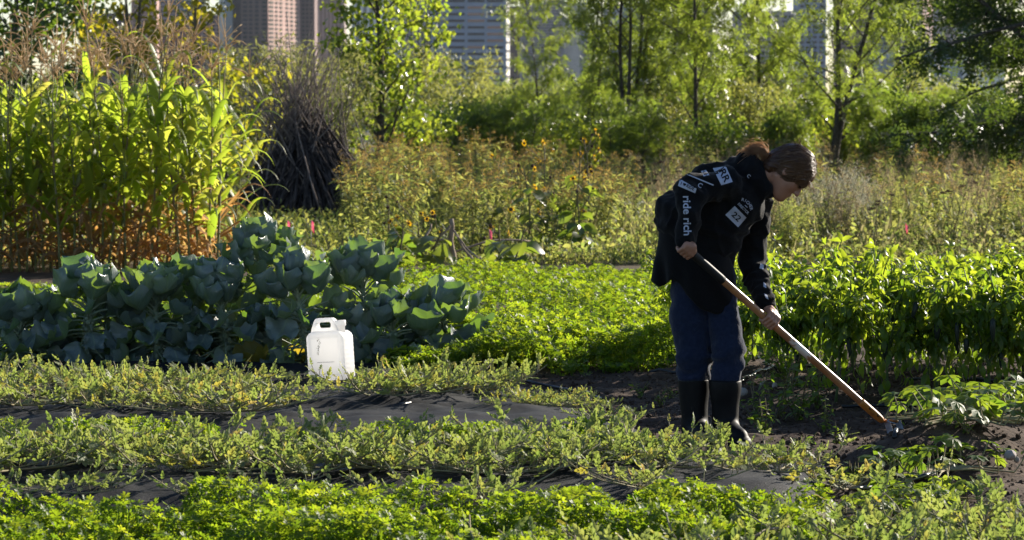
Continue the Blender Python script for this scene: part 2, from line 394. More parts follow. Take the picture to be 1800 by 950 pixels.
mb = MB(); mb.stamp(ICO, rand_rot(len(x), rng) * (s[:, None, None] * rng.uniform(.6, 1.2, (len(x), 1, 3))), np.stack([x, y, ground_z(x, y) + s * .3], -1))
tag(mb.build('soil_clods', M['soil'], smooth=False), 'crumbs and clods of dark earth on the bare path', 'soil', kind='stuff')

sx_, sy_ = scatter(900, .3, 3.4, 12.6, 20.5, bare); n_ = len(sx_)
mb = MB(); mb.stamp((np.array([(-.5, -.03, 0), (.5, -.03, 0), (.5, .03, .03), (-.5, .03, .03), (0, 0, .05)], float), np.array([(0, 1, 4), (1, 2, 4), (2, 3, 4), (3, 0, 4)]), np.zeros((5, 2))),
                    np.einsum('nij,njk->nik', rand_rot(n_, rng) * np.array((1, 1, .25))[None, :, None], np.eye(3)[None] * rng.uniform(.015, .075, n_)[:, None, None]), np.stack([sx_, sy_, ground_z(sx_, sy_) + .006], -1))
tag(mb.build('straw_litter', simple_mat('straw', (.26, .19, .11), .9, .1), smooth=False), 'bits of straw and dead stems littering the bare soil', 'straw', kind='stuff')

# ------------------------------------------------------------------ black landscape fabric on two beds
def fabric_mat():
    m, nt, b = mat_new('landscape_fabric'); L = nt.links.new
    tc = N(nt, 'ShaderNodeTexCoord')
    n1 = N(nt, 'ShaderNodeTexNoise'); n1.inputs['Scale'].default_value = 5; n1.inputs['Detail'].default_value = 6; L(tc.outputs['Object'], n1.inputs[0])
    c = ramp(nt, [(.42, (.005, .006, .008)), (.7, (.012, .012, .015)), (.88, (.035, .030, .026))], n1.outputs[0])
    L(c, b.inputs['Base Color']); b.inputs['Roughness'].default_value = .7; b.inputs['Specular IOR Level'].default_value = .10
    w = N(nt, 'ShaderNodeTexWave'); w.inputs['Scale'].default_value = 120; L(tc.outputs['Object'], w.inputs[0])
    n2 = N(nt, 'ShaderNodeTexNoise'); n2.inputs['Scale'].default_value = 14; n2.inputs['Detail'].default_value = 4; L(tc.outputs['Object'], n2.inputs[0])
    ad = N(nt, 'ShaderNodeMath', operation='MULTIPLY_ADD'); L(w.outputs[1], ad.inputs[0]); ad.inputs[1].default_value = .08; L(n2.outputs[0], ad.inputs[2])
    bp = N(nt, 'ShaderNodeBump'); bp.inputs['Strength'].default_value = .5; bp.inputs['Distance'].default_value = .02; L(ad.outputs[0], bp.inputs['Height']); L(bp.outputs[0], b.inputs['Normal'])
    return m
M['fabric'] = fabric_mat()
def fabric(name, y0, y1, x0, end, seed, label):
    ny_, nx_ = int((y1 - y0) / .035), 190
    yy = np.linspace(y0, y1, ny_); tt = np.linspace(0, 1, nx_)
    T, YY = np.meshgrid(tt, yy, indexing='ij')
    XX = x0 + (end(YY) + .05 * np.sin(YY * 5 + seed) + (fbm(YY, YY * 0, .5, 3, seed) - .5) * .2 - x0) * T ** .75
    wr = (fbm(XX * .6, YY, .22, 3, seed) - .5) * .055 + (fbm(XX, YY * .5, .5, 2, seed + 4) - .5) * .07 + .014 * np.abs(np.sin(XX * 5 + 3 * fbm(XX, YY, .6, 2, seed + 9) * 3 + YY * 2)) ** 3
    ed = np.minimum(sstep((YY - y0) / .15), 1) * sstep((y1 - YY) / .15) * sstep((1 - T) * 25)
    ZZ = gsmooth(XX, YY) + .012 + np.where(ed < 1, wr * ed, wr) + (1 - ed) * .004
    b = MB(); i, j = np.meshgrid(np.arange(nx_ - 1), np.arange(ny_ - 1), indexing='ij'); a = (i * ny_ + j).ravel()
    b.add(np.stack([XX, YY, ZZ], -1).reshape(-1, 3), np.stack([a, a + ny_, a + ny_ + 1, a + 1], -1))
    # turned-under rim gives the sheet thickness
    o = b.build(name, M['fabric']); sd = o.modifiers.new('thick', 'SOLIDIFY'); sd.thickness = .003; sd.offset = 1
    return tag(o, label, 'landscape fabric')
fabric('landscape_fabric', 13.0, 15.15, -4.4, endA, 2, 'black landscape fabric sheet on the nearest bed, under the watermelon vines closest to the camera')
fabric('landscape_fabric', 16.3, 20.35, -4.8, endB, 6, 'wide black landscape fabric sheet in front of the brussels sprouts and white jug')

# ------------------------------------------------------------------ far city
def wall_mat(name, col, col2=None, rough=.8):
    return simple_mat(name, col, rough, .2, noise=(.08, col2 or tuple(c * 1.15 for c in col), .4, .6))
CITY = dict(brown=wall_mat('brown_granite', (.15, .10, .095)), pink=wall_mat('pink_and_sunlit_granite', (.40, .26, .225)), beige=wall_mat('beige_concrete', (.36, .29, .26)),
            blue=wall_mat('blue_grey_panel', (.19, .24, .33)), grey=wall_mat('grey_concrete', (.24, .23, .24)), white=wall_mat('white_and_sunlit_concrete', (.62, .60, .56)),
            dark=wall_mat('dark_and_shaded_stone', (.07, .065, .07)), tan=wall_mat('tan_stone', (.24, .19, .17)))
CITY['glass'] = simple_mat('dark_glass', (.015, .018, .024), .3, .2)
CITY['glass_blue'] = simple_mat('blue_glass', (.10, .15, .21), .12, .5)
CITY['glass_red'] = simple_mat('copper_glass', (.20, .09, .07), .15, .5)
DC = 2000.0
def cx(px, D=DC): return (px - 900) / FPX * D
def cz(py, D=DC): return EYE + (195 - py) / FPX * D
ZB = -14.0
_win = {}
def win_mesh(w, h, mat, depth=.5):
    k = (round(w, 2), round(h, 2), mat)
    if k not in _win:
        b = MB(); b.box((0, 0, 0), (w, depth, h)); _win[k] = b.mesh('window', CITY[mat], smooth=False)
    return _win[k]
def tower(label, blocks, D, cat='building', roof=True, name='office_tower'):
    """blocks: list of dict(x0,x1 px; top py; wall; dy depth setback; face: window grid)"""
    bx = sum((q['x0'] + q['x1']) / 2 for q in blocks) / len(blocks)
    r = empty(name, (cx(bx, D), D, ZB), 0, label, cat)
    wins = []
    for q in blocks:
        x0, x1 = cx(q['x0'], D), cx(q['x1'], D); zt = cz(q['top'], D); y = D + q.get('dy', 0); dp = q.get('deep', 30)
        sl = q.get('slant', 0.0)          # the front runs back to the right by this many metres, so the low sun reaches it
        b = MB(); xa, xb = x0 - r.location.x, x1 - r.location.x; ya = y - D
        b.add([(xa, ya, 0), (xb, ya + sl, 0), (xb, ya + sl + dp, 0), (xa, ya + sl + dp, 0), (xa, ya, zt - ZB), (xb, ya + sl, zt - ZB), (xb, ya + sl + dp, zt - ZB), (xa, ya + sl + dp, zt - ZB)],
              [(0, 1, 5, 4), (1, 2, 6, 5), (2, 3, 7, 6), (3, 0, 4, 7), (4, 5, 6, 7), (0, 3, 2, 1)])
        if q.get('ribs'):
            n = q['ribs']; rw = (x1 - x0) / n
            for i in range(n):
                b.box((x0 + rw * (i + .5) - r.location.x, y - .4 - D, (zt + ZB) / 2 - ZB), (rw * .42, .8, zt - ZB - .2), 1)
        b.build('wall', [CITY[q['wall']], CITY[q.get('ribmat', q['wall'])]], r, smooth=False)
        for (wx0, wx1, n, fl, wfrac, hfrac, wm) in q.get('win', []):
            # windows between wx0..wx1 px, n per floor, floor height in px
            fh = fl / FPX * D; pw = (cx(wx1, D) - cx(wx0, D)) / n
            z = cz(165, D)
            while z < min(zt - fh * .6, cz(-14, D)):
                for i in range(n):
                    wmm = wm if not isinstance(wm, (list, tuple)) else wm[int(rng.integers(len(wm)))]
                    xw = cx(wx0, D) + pw * (i + .5) - r.location.x
                    wins.append((xw, ya - .12 + sl * (xw - xa) / (xb - xa) - (1.6 if sl else 0), z - ZB, pw * wfrac, fh * hfrac, wmm, math.atan2(sl, xb - xa) if sl else 0))
                z += fh
    for i, (x, y, z, w, h, wm, az) in enumerate(wins[::-1]):
        if i < 100:
            o = part('window', win_mesh(w / max(math.cos(az), .2), h, wm), r); o.location = (x, y + (1.4 if az else 0), z); o.rotation_euler = (0, 0, az)
    if len(wins) > 100:
        b = MB()
        for (x, y, z, w, h, wm, az) in wins[::-1][100:]: b.box((x, y + (1.4 if az else 0), z), (w / max(math.cos(az), .2), .5, h), 0, az)
        o = b.build('window', CITY['glass'], r, smooth=False); o['kind'] = 'stuff'
    return r
G_ = ['glass']
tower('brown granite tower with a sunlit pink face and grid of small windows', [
    dict(x0=410, x1=425, top=-150, wall='dark', dy=6), dict(x0=425, x1=473, top=-150, wall='brown', win=[(427, 437, 1, 7.6, .75, .62, 'glass'), (438, 446, 1, 7.6, .7, .62, 'glass'), (448, 457, 1, 7.6, .7, .7, 'glass_blue'), (460, 471, 1, 7.6, .75, .62, 'glass')]),  # darkest strip: shade on the tower's left side put into its wall colour
    dict(x0=473, x1=519, top=-150, wall='pink', dy=-3, slant=46, win=[(474, 481, 1, 7.6, .85, .55, 'glass'), (482, 495, 2, 7.6, .5, .5, 'glass'), (497, 518, 3, 7.6, .5, .5, 'glass')]),  # pink wall: sunlight on this face put into a paler colour
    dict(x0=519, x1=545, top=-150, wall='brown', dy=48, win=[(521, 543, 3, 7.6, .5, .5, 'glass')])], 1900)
tower('pale beige tower with close vertical ribs beside the brown granite tower', [dict(x0=545, x1=606, top=-150, wall='tan', ribs=9, ribmat='beige')], 2050)
tower('dark glass tower with white vertical fins rising behind the big cottonwood', [dict(x0=619, x1=700, top=-150, wall='glass_blue', ribs=7, ribmat='white')], 2500)
tower('grey tower of narrow vertical piers touching the banded blue building', [dict(x0=690, x1=768, top=-150, wall='dark', ribs=12, ribmat='grey', dy=5)], 2600)
tower('blue grey office block with long bands of windows', [
    dict(x0=757, x1=890, top=-120, wall='blue', win=[(761, 776, 3, 11.6, .8, .38, 'glass'), (777, 784, 1, 11.6, .6, .4, 'glass_red'), (787, 818, 1, 11.6, .93, .38, 'glass'), (821, 853, 1, 11.6, .93, .38, ['glass', 'glass', 'glass_red']), (855, 886, 1, 11.6, .93, .38, ['glass', 'glass', 'glass', 'glass_red'])]),
    dict(x0=890, x1=896, top=-120, wall='white', dy=1, slant=8, win=[(890, 896, 1, 15, .95, .25, 'dark')])], 1800)  # white strip: the block's sunlit right edge, light put into the wall colour
tower('small dark block squeezed between the banded blue building and a grey one', [dict(x0=894, x1=920, top=12, wall='dark', ribs=6, ribmat='brown')], 2200)
tower('grey concrete building with fine horizontal lines behind the locust trees', [
    dict(x0=914, x1=992, top=-100, wall='grey', win=[(916, 990, 1, 5, .96, .3, 'dark')]), dict(x0=992, x1=1036, top=5, wall='white', dy=4, win=[(994, 1034, 1, 4, .96, .4, 'grey')])], 1950)
tower('low white building glimpsed through the middle locust crowns', [dict(x0=1020, x1=1130, top=45, wall='grey', win=[(1024, 1126, 6, 10, .7, .4, 'glass')]), dict(x0=1135, x1=1205, top=38, wall='white', win=[(1138, 1202, 5, 9, .5, .4, 'glass_blue')])], 1700)
tower('pale glass building standing left of the sky gap over the woman', [dict(x0=1060, x1=1252, top=8, wall='glass_blue', ribs=10, ribmat='grey')], 2300)
tower('grey office building behind the thin trunked locust over the head of the woman', [dict(x0=1292, x1=1400, top=20, wall='grey', win=[(1296, 1396, 8, 9, .6, .45, 'glass')]), dict(x0=1400, x1=1451, top=-60, wall='blue', win=[(1403, 1448, 4, 9, .6, .45, 'glass')])], 2000)
tower('dark brown tower right of the narrow strip of sky', [dict(x0=1472, x1=1530, top=-120, wall='brown', win=[(1476, 1526, 5, 8, .5, .45, 'glass')]), dict(x0=1530, x1=1572, top=-120, wall='blue', dy=3, win=[(1533, 1570, 4, 8, .7, .45, 'glass')])], 2000)
tower('tan tower with a pink scalloped sunlit edge', [dict(x0=1570, x1=1620, top=-120, wall='tan', win=[(1572, 1612, 1, 40, .1, .8, 'dark')]), dict(x0=1620, x1=1648, top=-120, wall='pink', dy=-2, slant=28, win=[(1622, 1633, 1, 6, .8, .5, 'dark'), (1636, 1641, 1, 300, .9, .95, 'dark'), (1643, 1647, 1, 6, .6, .4, 'brown')])], 1950)  # pink edge: sunlight on the tan tower's side put into the wall colour
tower('pale blue gridded glass tower beside the tan tower', [dict(x0=1648, x1=1706, top=-120, wall='grey', win=[(1649, 1705, 7, 7.5, .75, .7, ['glass_blue', 'glass_blue', 'glass'])])], 2050)
tower('low pale blue parking block at the foot of the tan tower', [dict(x0=1520, x1=1690, top=92, wall='blue', win=[(1522, 1688, 1, 14, .98, .4, 'grey')])], 1600, name='parking_block')
tower('small pale building beyond the dark ash tree', [dict(x0=1690, x1=1765, top=58, wall='white', win=[(1694, 1760, 6, 10, .5, .5, 'glass_blue')])], 1900)
tower('pinkish round topped stone tower low behind the forked locust', [dict(x0=1478, x1=1502, top=112, wall='pink', deep=8)], 1300, name='stone_tower')
tower('dark brown building left of the yellow poplar', [dict(x0=140, x1=232, top=24, wall='brown', win=[(144, 230, 8, 8, .5, .4, 'glass')])], 2000)
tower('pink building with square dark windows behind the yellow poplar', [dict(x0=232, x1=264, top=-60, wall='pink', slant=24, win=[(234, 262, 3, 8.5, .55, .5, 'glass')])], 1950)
tower('blue glass building with pale floor lines behind the corn tassels', [dict(x0=262, x1=362, top=-60, wall='glass_blue', win=[(263, 361, 1, 8, .98, .3, 'grey')]), dict(x0=280, x1=360, top=45, wall='brown', dy=-10, win=[(283, 357, 8, 7, .5, .5, 'glass')])], 2050)
tower('low pink brick block left of the brown granite tower', [dict(x0=360, x1=410, top=27, wall='pink', dy=-20, slant=40, win=[(362, 408, 7, 7, .55, .5, 'glass')]), dict(x0=386, x1=395, top=-40, wall='white'), dict(x0=395, x1=410, top=-40, wall='glass_blue')], 1900)
# ------------------------------------------------------------------ trees and bushes
def curve_path(p0, d, L, n, r, wob=.06, up=0.0):
    """a wandering line from p0 along d; up > 0 bends it upwards, < 0 lets it sag"""
    d = unit(np.array(d, float)); p = np.array(p0, float); out = [p.copy()]
    for i in range(n):
        d = unit(d + r.normal(0, wob, 3) + np.array((0, 0, up / n))); p = p + d * L / n; out.append(p.copy())
    return np.array(out)
LEAF_DIAMOND = leaf_tpl(2, .85, .22, .35, .36)
LEAF_NARROW = leaf_tpl(2, .22, .2, .5, .45)
LEAF_OVAL = leaf_tpl(2, .55, .25, .4, .45)
_lf = leaf_tpl(1, .5, 0, 0, .45)
def spray_tpl(pairs=4, ll=.34, ww=.45):
    l = leaf_tpl(1, ww, .1, 0, .45); it = []
    q = (l[0] * .0, l[1], l[2])
    for i in range(pairs):
        t = .15 + .75 * i / (pairs - 1); dz = -.35 * t * t
        for sgn in (-1, 1):
            it.append((diamond, rotz(sgn * -1.0) * ll, np.array((0, t, dz))))
    it.append((diamond, rotz(0) * ll, np.array((0, .85, -.3))))
    return merge_tpl(it)
diamond = (np.array([(0, 0, 0), (-.22, .5, .03), (0, 1, -.05), (.22, .5, .03)], float), np.array([(0, 1, 2, 3)]), np.array([(0, 0), (-1, .5), (0, 1), (1, .5)], float))
SPRAY = spray_tpl()
def rand_leaf(n, r, size, down=0.3, upn=0.6, jit=.3):
    d = r.normal(size=(n, 3)); d[:, 2] -= down * 1.5
    nr = r.normal(size=(n, 3)); nr[:, 2] += upn * 2
    return frames(d, nr, size * r.uniform(1 - jit, 1 + jit, n))
def make_tree(name, r, h, tr, stems=1, spread=.3, nl=26, t0=.25, R=1.5, prof=None, el=(.5, .9), up=.4, tw=5, leaves=5000, tpl=None, size=.1, sig_=.13, mat='locust', bark='bark', down=.3, upn=.6, outer=.25, tint=(0, 1), twl=.35):
    """trunk mesh + crown mesh; crown leaves sit along the twigs"""
    prof = prof or (lambda t: math.sin(math.pi * min(1, max(0.05, (t - t0) / (1.02 - t0))) ** .8) ** .7 + .1)
    tb = MB(); cb = MB(); trunks = []
    for s in range(stems):
        az = r.uniform(0, 6.28) + s * 6.28 / stems
        off = np.array((math.cos(az), math.sin(az), 0)) * (.0 if stems == 1 else .12)
        d = (math.cos(az) * spread * (stems > 1), math.sin(az) * spread * (stems > 1), 1)
        p = curve_path(off, d, h * r.uniform(.88, 1.0), 10, r, .05, .3)
        tb.tube(p, np.linspace(tr, tr * .16, 11) * np.concatenate([[1.5, 1.1], np.ones(9)]), 7); trunks.append(p)
    tips = []
    for i in range(nl):
        p = trunks[i % stems]; t = t0 + (1 - t0) * ((i + r.uniform(0, 1)) / nl); t = min(t, .99)
        q = t * 10; k = int(q); base = p[k] * (1 - (q - k)) + p[min(k + 1, 10)] * (q - k)
        az = i * 2.4 + r.uniform(-.5, .5); e = r.uniform(*el)
        L = R * prof(t) * r.uniform(.65, 1.15)
        lp = curve_path(base, (math.cos(az) * math.cos(e), math.sin(az) * math.cos(e), math.sin(e)), L, 6, r, .10, up)
        r0 = max(.007, tr * .42 * (1 - t * .7)); tb.tube(lp, np.linspace(r0, r0 * .3, 7), 5, cap=False)
        for j in range(tw):
            u = r.uniform(outer, 1) * 6; k = min(int(u), 5); b0 = lp[k] * (1 - (u - k)) + lp[k + 1] * (u - k)
            dd = unit(lp[k + 1] - lp[k]) + r.normal(0, .75, 3)
            tl = L * twl * r.uniform(.5, 1.2)
            tp = curve_path(b0, dd, tl, 3, r, .15, up * .5 - down * .5); tb.tube(tp, np.linspace(r0 * .3, .003, 4), 3, cap=False)
            tips.append((tp, r.uniform(.3, 1)))
        tips.append((lp[3:], .8))
    w = np.array([q[1] for q in tips]); w = w / w.sum(); cnt = r.multinomial(leaves, w)
    pts = []
    for (tp, _), c in zip(tips, cnt):
        if c == 0: continue
        u = r.uniform(0, len(tp) - 1.001, c); k = u.astype(int); f = (u - k)[:, None]
        pts.append(tp[k] * (1 - f) + tp[k + 1] * f + r.normal(0, sig_, (c, 3)) * (1, 1, .7))
    pts = np.concatenate(pts)
    n = len(pts)
    cb.stamp(tpl or SPRAY, rand_leaf(n, r, size, down, upn), pts, 0, np.clip(r.uniform(*tint, n) * .6 + .4 * vnoise(pts[:, 0] + pts[:, 1], pts[:, 2], .6, 3) * tint[1], 0, 1))
    return tb.mesh('trunk', M[bark]), cb.mesh('crown', M[mat])
def put_tree(name, meshes, px, Y, z, label, cat='tree', group=None, rz=0, sc=1.0):
    X = (px - 900) / FPX * Y
    return plant(name, [('trunk', meshes[0]), ('crown', meshes[1])], (X, Y, z), rz, sc, label, cat, group)
R_ = lambda s: np.random.default_rng(s)
# locusts in the middle and right
LOC = [make_tree('l', R_(20 + i), 7.4, .052, stems=(1, 3, 2, 1)[i], spread=.10, nl=(30, 42, 36, 30)[i], t0=.16, R=1.75, el=(.35, .95), up=.5, tw=6, leaves=(3000, 3900, 3400, 2600)[i], size=.19, sig_=.08, prof=lambda t: .55 + .5 * math.sin(math.pi * min(1, t)), down=.35) for i in range(4)]
fork = make_tree('l', R_(31), 7.0, .07, stems=2, spread=.16, nl=34, t0=.14, R=2.3, el=(.3, .8), up=.7, tw=6, leaves=3000, size=.19, sig_=.08, prof=lambda t: .6 + .45 * math.sin(math.pi * min(1, t)))
gz = 0.0
put_tree('locust_tree', LOC[1], 1100, 70, gz, 'locust with a cluster of three dark stems, left of the woman', rz=.4)
put_tree('locust_tree', LOC[0], 1186, 73, gz, 'slim locust with one dark stem directly over the elbow of the woman', rz=2)
put_tree('locust_tree', LOC[3], 1217, 69, gz, 'thinnest straight locust just left of the head of the woman', rz=1)
put_tree('locust_tree', LOC[0], 1337, 72, gz, 'single stemmed locust rising straight above the head of the woman', rz=4.1)
put_tree('locust_tree', fork, 1447, 68, gz, 'locust forking low into spreading limbs, just right of the head of the woman', rz=.15)
put_tree('locust_tree', LOC[2], 1010, 74, gz, 'locust with drooping crown beside the banded blue building', rz=3, sc=.86)
put_tree('locust_tree', LOC[3], 955, 78, gz, 'small locust whose lower crown hangs in front of the banded blue building', rz=5, sc=.66)
put_tree('locust_tree', LOC[2], 1265, 80, gz, 'locust standing back in the gap between two straight stems', rz=.9, sc=1.05)
#put_tree('locust_tree', LOC[0], 1400, 86, gz, 'locust crown standing furthest back behind the forked one', rz=2.6, sc=1.1)
put_tree('locust_tree', LOC[1], 1555, 84, gz, 'short locust beside the tan tower, right of the forked one', rz=2.2, sc=.72)
# cottonwoods and poplars on the left
CW = make_tree('c', R_(41), 5.2, .085, stems=1, nl=36, t0=.10, R=1.32, el=(.3, .9), up=.4, tw=7, leaves=5200, tpl=LEAF_DIAMOND, size=.095, sig_=.14, mat='cottonwood', prof=lambda t: 1.05 if t < .5 else (1.1 - .5 * (t - .5)), down=.5, upn=.2)
put_tree('cottonwood_tree', CW, 668, 60, 0, 'bright green cottonwood with sparkling leaves behind the stick pile', rz=.5)
CWD = make_tree('c', R_(43), 6.0, .08, stems=1, nl=34, t0=.18, R=1.45, el=(.2, .8), up=.3, tw=7, leaves=6000, tpl=LEAF_DIAMOND, size=.1, sig_=.17, mat='cottonwood_dark', down=.5, upn=.2, prof=lambda t: 1.0)
put_tree('cottonwood_tree', CWD, 30, 55, 0, 'dark green cottonwood at the outer end of the corn patch', rz=1)
POP = [make_tree('p', R_(50 + i), (5.4, 4.6)[i], .05, stems=(2, 1)[i], spread=.08, nl=(26, 18)[i], t0=.3, R=(.95, .8)[i], el=(.5, 1.0), up=.5, tw=5, leaves=(1500, 800)[i], tpl=LEAF_DIAMOND, size=.1, sig_=.12, mat='poplar', bark='bark_pale', down=.5, upn=.2, prof=lambda t: 1.0) for i in range(2)]
put_tree('poplar_tree', POP[0], 212, 57, 0, 'yellowing poplar with golden leaves behind the corn tassels', rz=.3)
put_tree('poplar_tree', POP[1], 333, 58, 0, 'sparse poplar with a thin pale trunk between the yellow poplar and the brown tower', rz=2, sc=1.12)
put_tree('poplar_tree', POP[1], 152, 60, 0, 'bare stemmed young poplar between the dark cottonwood and the yellow poplar', rz=4, sc=.9)
# dark ash on the right, branches reaching in
ASH = make_tree('a', R_(61), 7.5, .16, stems=1, nl=46, t0=.12, R=2.7, el=(-.2, .5), up=-.15, tw=10, leaves=9500, tpl=SPRAY, size=.25, sig_=.13, mat='ash', down=.6, prof=lambda t: .55 + .5 * math.sin(math.pi * min(1, t * 1.05)), tint=(0, .8))
put_tree('ash_tree', ASH, 1850, 54, 0, 'big dark ash with drooping branches at the edge of the prairie', rz=.6)
put_tree('ash_tree', ASH, 1815, 61, 0, 'smaller dark ash half hidden behind the big one', rz=2.9, sc=.8)
# bushes: a stool of stems with leaves round them
def make_bush(seed, h, w, leaves, tpl, size, mat, stems=9, sig_=.13, tint=(0, 1)):
    return make_tree('b', R_(seed), h, .025, stems=stems, spread=w / h * .55, nl=stems * 5, t0=.12, R=w * .42, el=(.2, 1.0), up=.5, tw=4, leaves=leaves, tpl=tpl, size=size, sig_=sig_, mat=mat, prof=lambda t: 1.0, down=.3, upn=.3, tint=tint)
GW = make_bush(71, 2.7, 1.3, 3000, LEAF_NARROW, .11, 'greywillow', 8)
BU = [make_bush(72, 1.7, 1.5, 2600, LEAF_OVAL, .085, 'shrub'), make_bush(73, 2.0, 1.3, 2400, SPRAY, .16, 'locust', 7), make_bush(74, 1.6, 1.8, 2600, LEAF_DIAMOND, .085, 'cottonwood', 8), make_bush(75, 2.2, 1.6, 3000, LEAF_NARROW, .12, 'willow', 8)]
YB = make_bush(76, 2.0, .8, 900, LEAF_DIAMOND, .085, 'poplar', 5)
def bush(me, px, Y, label, sc=1.0, rz=0, name='bush', group=None):
    return put_tree(name, me, px, Y, 0, label, 'bush', group, rz, sc)
bush(GW, 495, 55, 'grey green willow bush behind the peak of the stick pile', 1.0, name='willow_bush')
bush(GW, 560, 57, 'grey green willow bush between the stick pile and the big cottonwood', .97, 2, name='willow_bush')
bush(YB, 425, 52, 'narrow yellow leaved bush between the corn and the stick pile', 1.2, 1, name='poplar_bush')
bush(BU[3], 800, 88, 'tall feathery yellow green willow below the banded blue building', 1.38, .5, name='willow_bush')
bush(BU[3], 850, 92, 'smaller feathery willow right of the tallest feathery one', 1.05, 2.5, name='willow_bush')
r = R_(80)
names = ['broad dark leaved bush', 'feathery locust sapling', 'low glossy leaved bush', 'pale narrow leaved bush']
spots = []
for i, px in enumerate(np.linspace(700, 1830, 24)):
    spots.append((px + r.uniform(-18, 18), r.uniform(63, 72), int(r.integers(4)), r.uniform(.7, 1.0), 'in the front of the thicket at the edge of the meadow', 'bushes at the edge of the meadow'))
for i, px in enumerate(np.linspace(690, 1840, 20)):
    spots.append((px + r.uniform(-18, 18), r.uniform(76, 92), int(r.integers(4)), r.uniform(.9, 1.2), 'standing back among the locust stems', 'bushes among the locust stems'))
for i, px in enumerate(np.linspace(-40, 470, 10)):
    spots.append((px + r.uniform(-18, 18), r.uniform(62, 76), int(r.choice([0, 2, 3])), r.uniform(.9, 1.2), 'behind the corn patch', 'bushes behind the corn patch'))
for i, px in enumerate(np.linspace(-60, 1860, 24)):
    spots.append((px + r.uniform(-20, 20), r.uniform(105, 135), int(r.choice([1, 3, 3, 0])), r.uniform(1.1, 1.5), 'in the furthest hedge before the city', 'bushes of the furthest hedge'))
for px, Y_, k, sc, where, grp in spots:
    bush(BU[k], px, Y_, names[k] + ' ' + where, sc, r.uniform(0, 6.28), group=names[k] + ' group, ' + grp)
# ------------------------------------------------------------------ meadow
MINI = leaf_tpl(1, .9, .2, 0, .5)
def stem_leaves(b, p, n, r, L, mat, tpl=LEAF_NARROW, t0=.1, t1=.95, dn=.2):
    u = r.uniform(t0, t1, n) * (len(p) - 1); k = np.minimum(u.astype(int), len(p) - 2); f = (u - k)[:, None]
    q = p[k] * (1 - f) + p[k + 1] * f
    az = r.uniform(0, 6.28, n); d = np.stack([np.cos(az), np.sin(az), r.uniform(-dn - .3, .7, n)], -1)
    b.stamp(tpl, frames(d, np.tile((0, 0, 1.0), (n, 1)) + r.normal(0, .3, (n, 3)), L * r.uniform(.6, 1.2, n)), q, mat)
def make_goldenrod(seed, h=1.05):
    r = R_(seed); st, lf = MB(), MB(); heads = []
    for s in range(int(r.integers(4, 6))):
        fl = MB(); az = r.uniform(0, 6.28); p = curve_path((r.normal(0, .05), r.normal(0, .05), 0), (math.cos(az) * .18, math.sin(az) * .18, 1), h * r.uniform(.72, 1.08), 7, r, .05, .1)
        st.tube(p, np.linspace(.006, .002, 8), 4)
        stem_leaves(lf, p, 60, r, .12, 0)
        for j in range(9):
            t = r.uniform(.74, 1.0) * 7; k = min(int(t), 6); b0 = p[k] + (p[k + 1] - p[k]) * (t - k)
            a = r.uniform(0, 6.28); q = curve_path(b0, (math.cos(a), math.sin(a), .9), .13 * r.uniform(.5, 1.2) * (1.25 - t / 7 * .5), 4, r, .1, -.7)
            st.tube(q, .0018, 3, cap=False); n = 10
            u = r.uniform(.2, 3.99, n); k = u.astype(int); f = (u - k)[:, None]
            fl.stamp(MINI, rand_leaf(n, r, .023, 0, .8), q[k] * (1 - f) + q[k + 1] * f + r.normal(0, .008, (n, 3)), 0)
        heads.append(('flower_head', fl.mesh('flower_head', M['golden'])))
    return [('stem', st.mesh('stem', M['weed_stem'])), ('foliage', lf.mesh('foliage', M['weed']))] + heads
def make_plume(seed, h, hm, lm='weed', bushy=6, fsize=.016, head=.45, nfl=60, nl=26):
    """many-branched stem with loose seed plumes"""
    r = R_(seed); st, lf, fl = MB(), MB(), MB()
    for s in range(bushy):
        az = r.uniform(0, 6.28); p = curve_path((r.normal(0, .06), r.normal(0, .06), 0), (math.cos(az) * .2, math.sin(az) * .2, 1), h * r.uniform(.65, 1.08), 7, r, .06, .1)
        st.tube(p, np.linspace(.006, .002, 8), 4); stem_leaves(lf, p, nl, r, .09, 0, t1=.8)
        for j in range(8):
            t = r.uniform(1 - head, 1.0) * 7; k = min(int(t), 6); b0 = p[k] + (p[k + 1] - p[k]) * (t - k)
            a = r.uniform(0, 6.28); q = curve_path(b0, (math.cos(a), math.sin(a), 1.6), .17 * r.uniform(.4, 1.2), 4, r, .12, .2)
            st.tube(q, .0018, 3, cap=False); n = nfl // 8 * 4
            u = r.uniform(.1, 3.99, n); k = u.astype(int); f = (u - k)[:, None]
            fl.stamp(MINI, rand_leaf(n, r, fsize, 0, .3), q[k] * (1 - f) + q[k + 1] * f + r.normal(0, .012, (n, 3)), 0)
    return [('stem', st.mesh('stem', M['weed_stem'])), ('foliage', lf.mesh('foliage', M[lm])), ('seed_head', fl.mesh('seed_head', M[hm]))]
def make_flat(seed, h=.8):
    r = R_(seed); st, lf = MB(), MB(); heads = []
    for s in range(5):
        fl = MB(); az = r.uniform(0, 6.28); p = curve_path((r.normal(0, .05), r.normal(0, .05), 0), (math.cos(az) * .2, math.sin(az) * .2, 1), h * r.uniform(.7, 1.05), 6, r, .05, .1)
        st.tube(p, np.linspace(.005, .003, 7), 4); stem_leaves(lf, p, 18, r, .07, 0)
        n = 40; a = r.uniform(0, 6.28, n); rr = np.sqrt(r.uniform(0, 1, n)) * .04
        fl.stamp((ICO[0] * (1, 1, .6), ICO[1], ICO[2]), np.tile(np.eye(3) * .008, (n, 1, 1)), p[-1] + np.stack([np.cos(a) * rr, np.sin(a) * rr, r.uniform(-.01, .015, n)], -1), 0)
        heads.append(('seed_head', fl.mesh('seed_head', M['brown_head'])))
    return [('stem', st.mesh('stem', M['weed_stem'])), ('foliage', lf.mesh('foliage', M['weed']))] + heads
HEART = leaf_tpl(4, .75, .2, .7, .33)
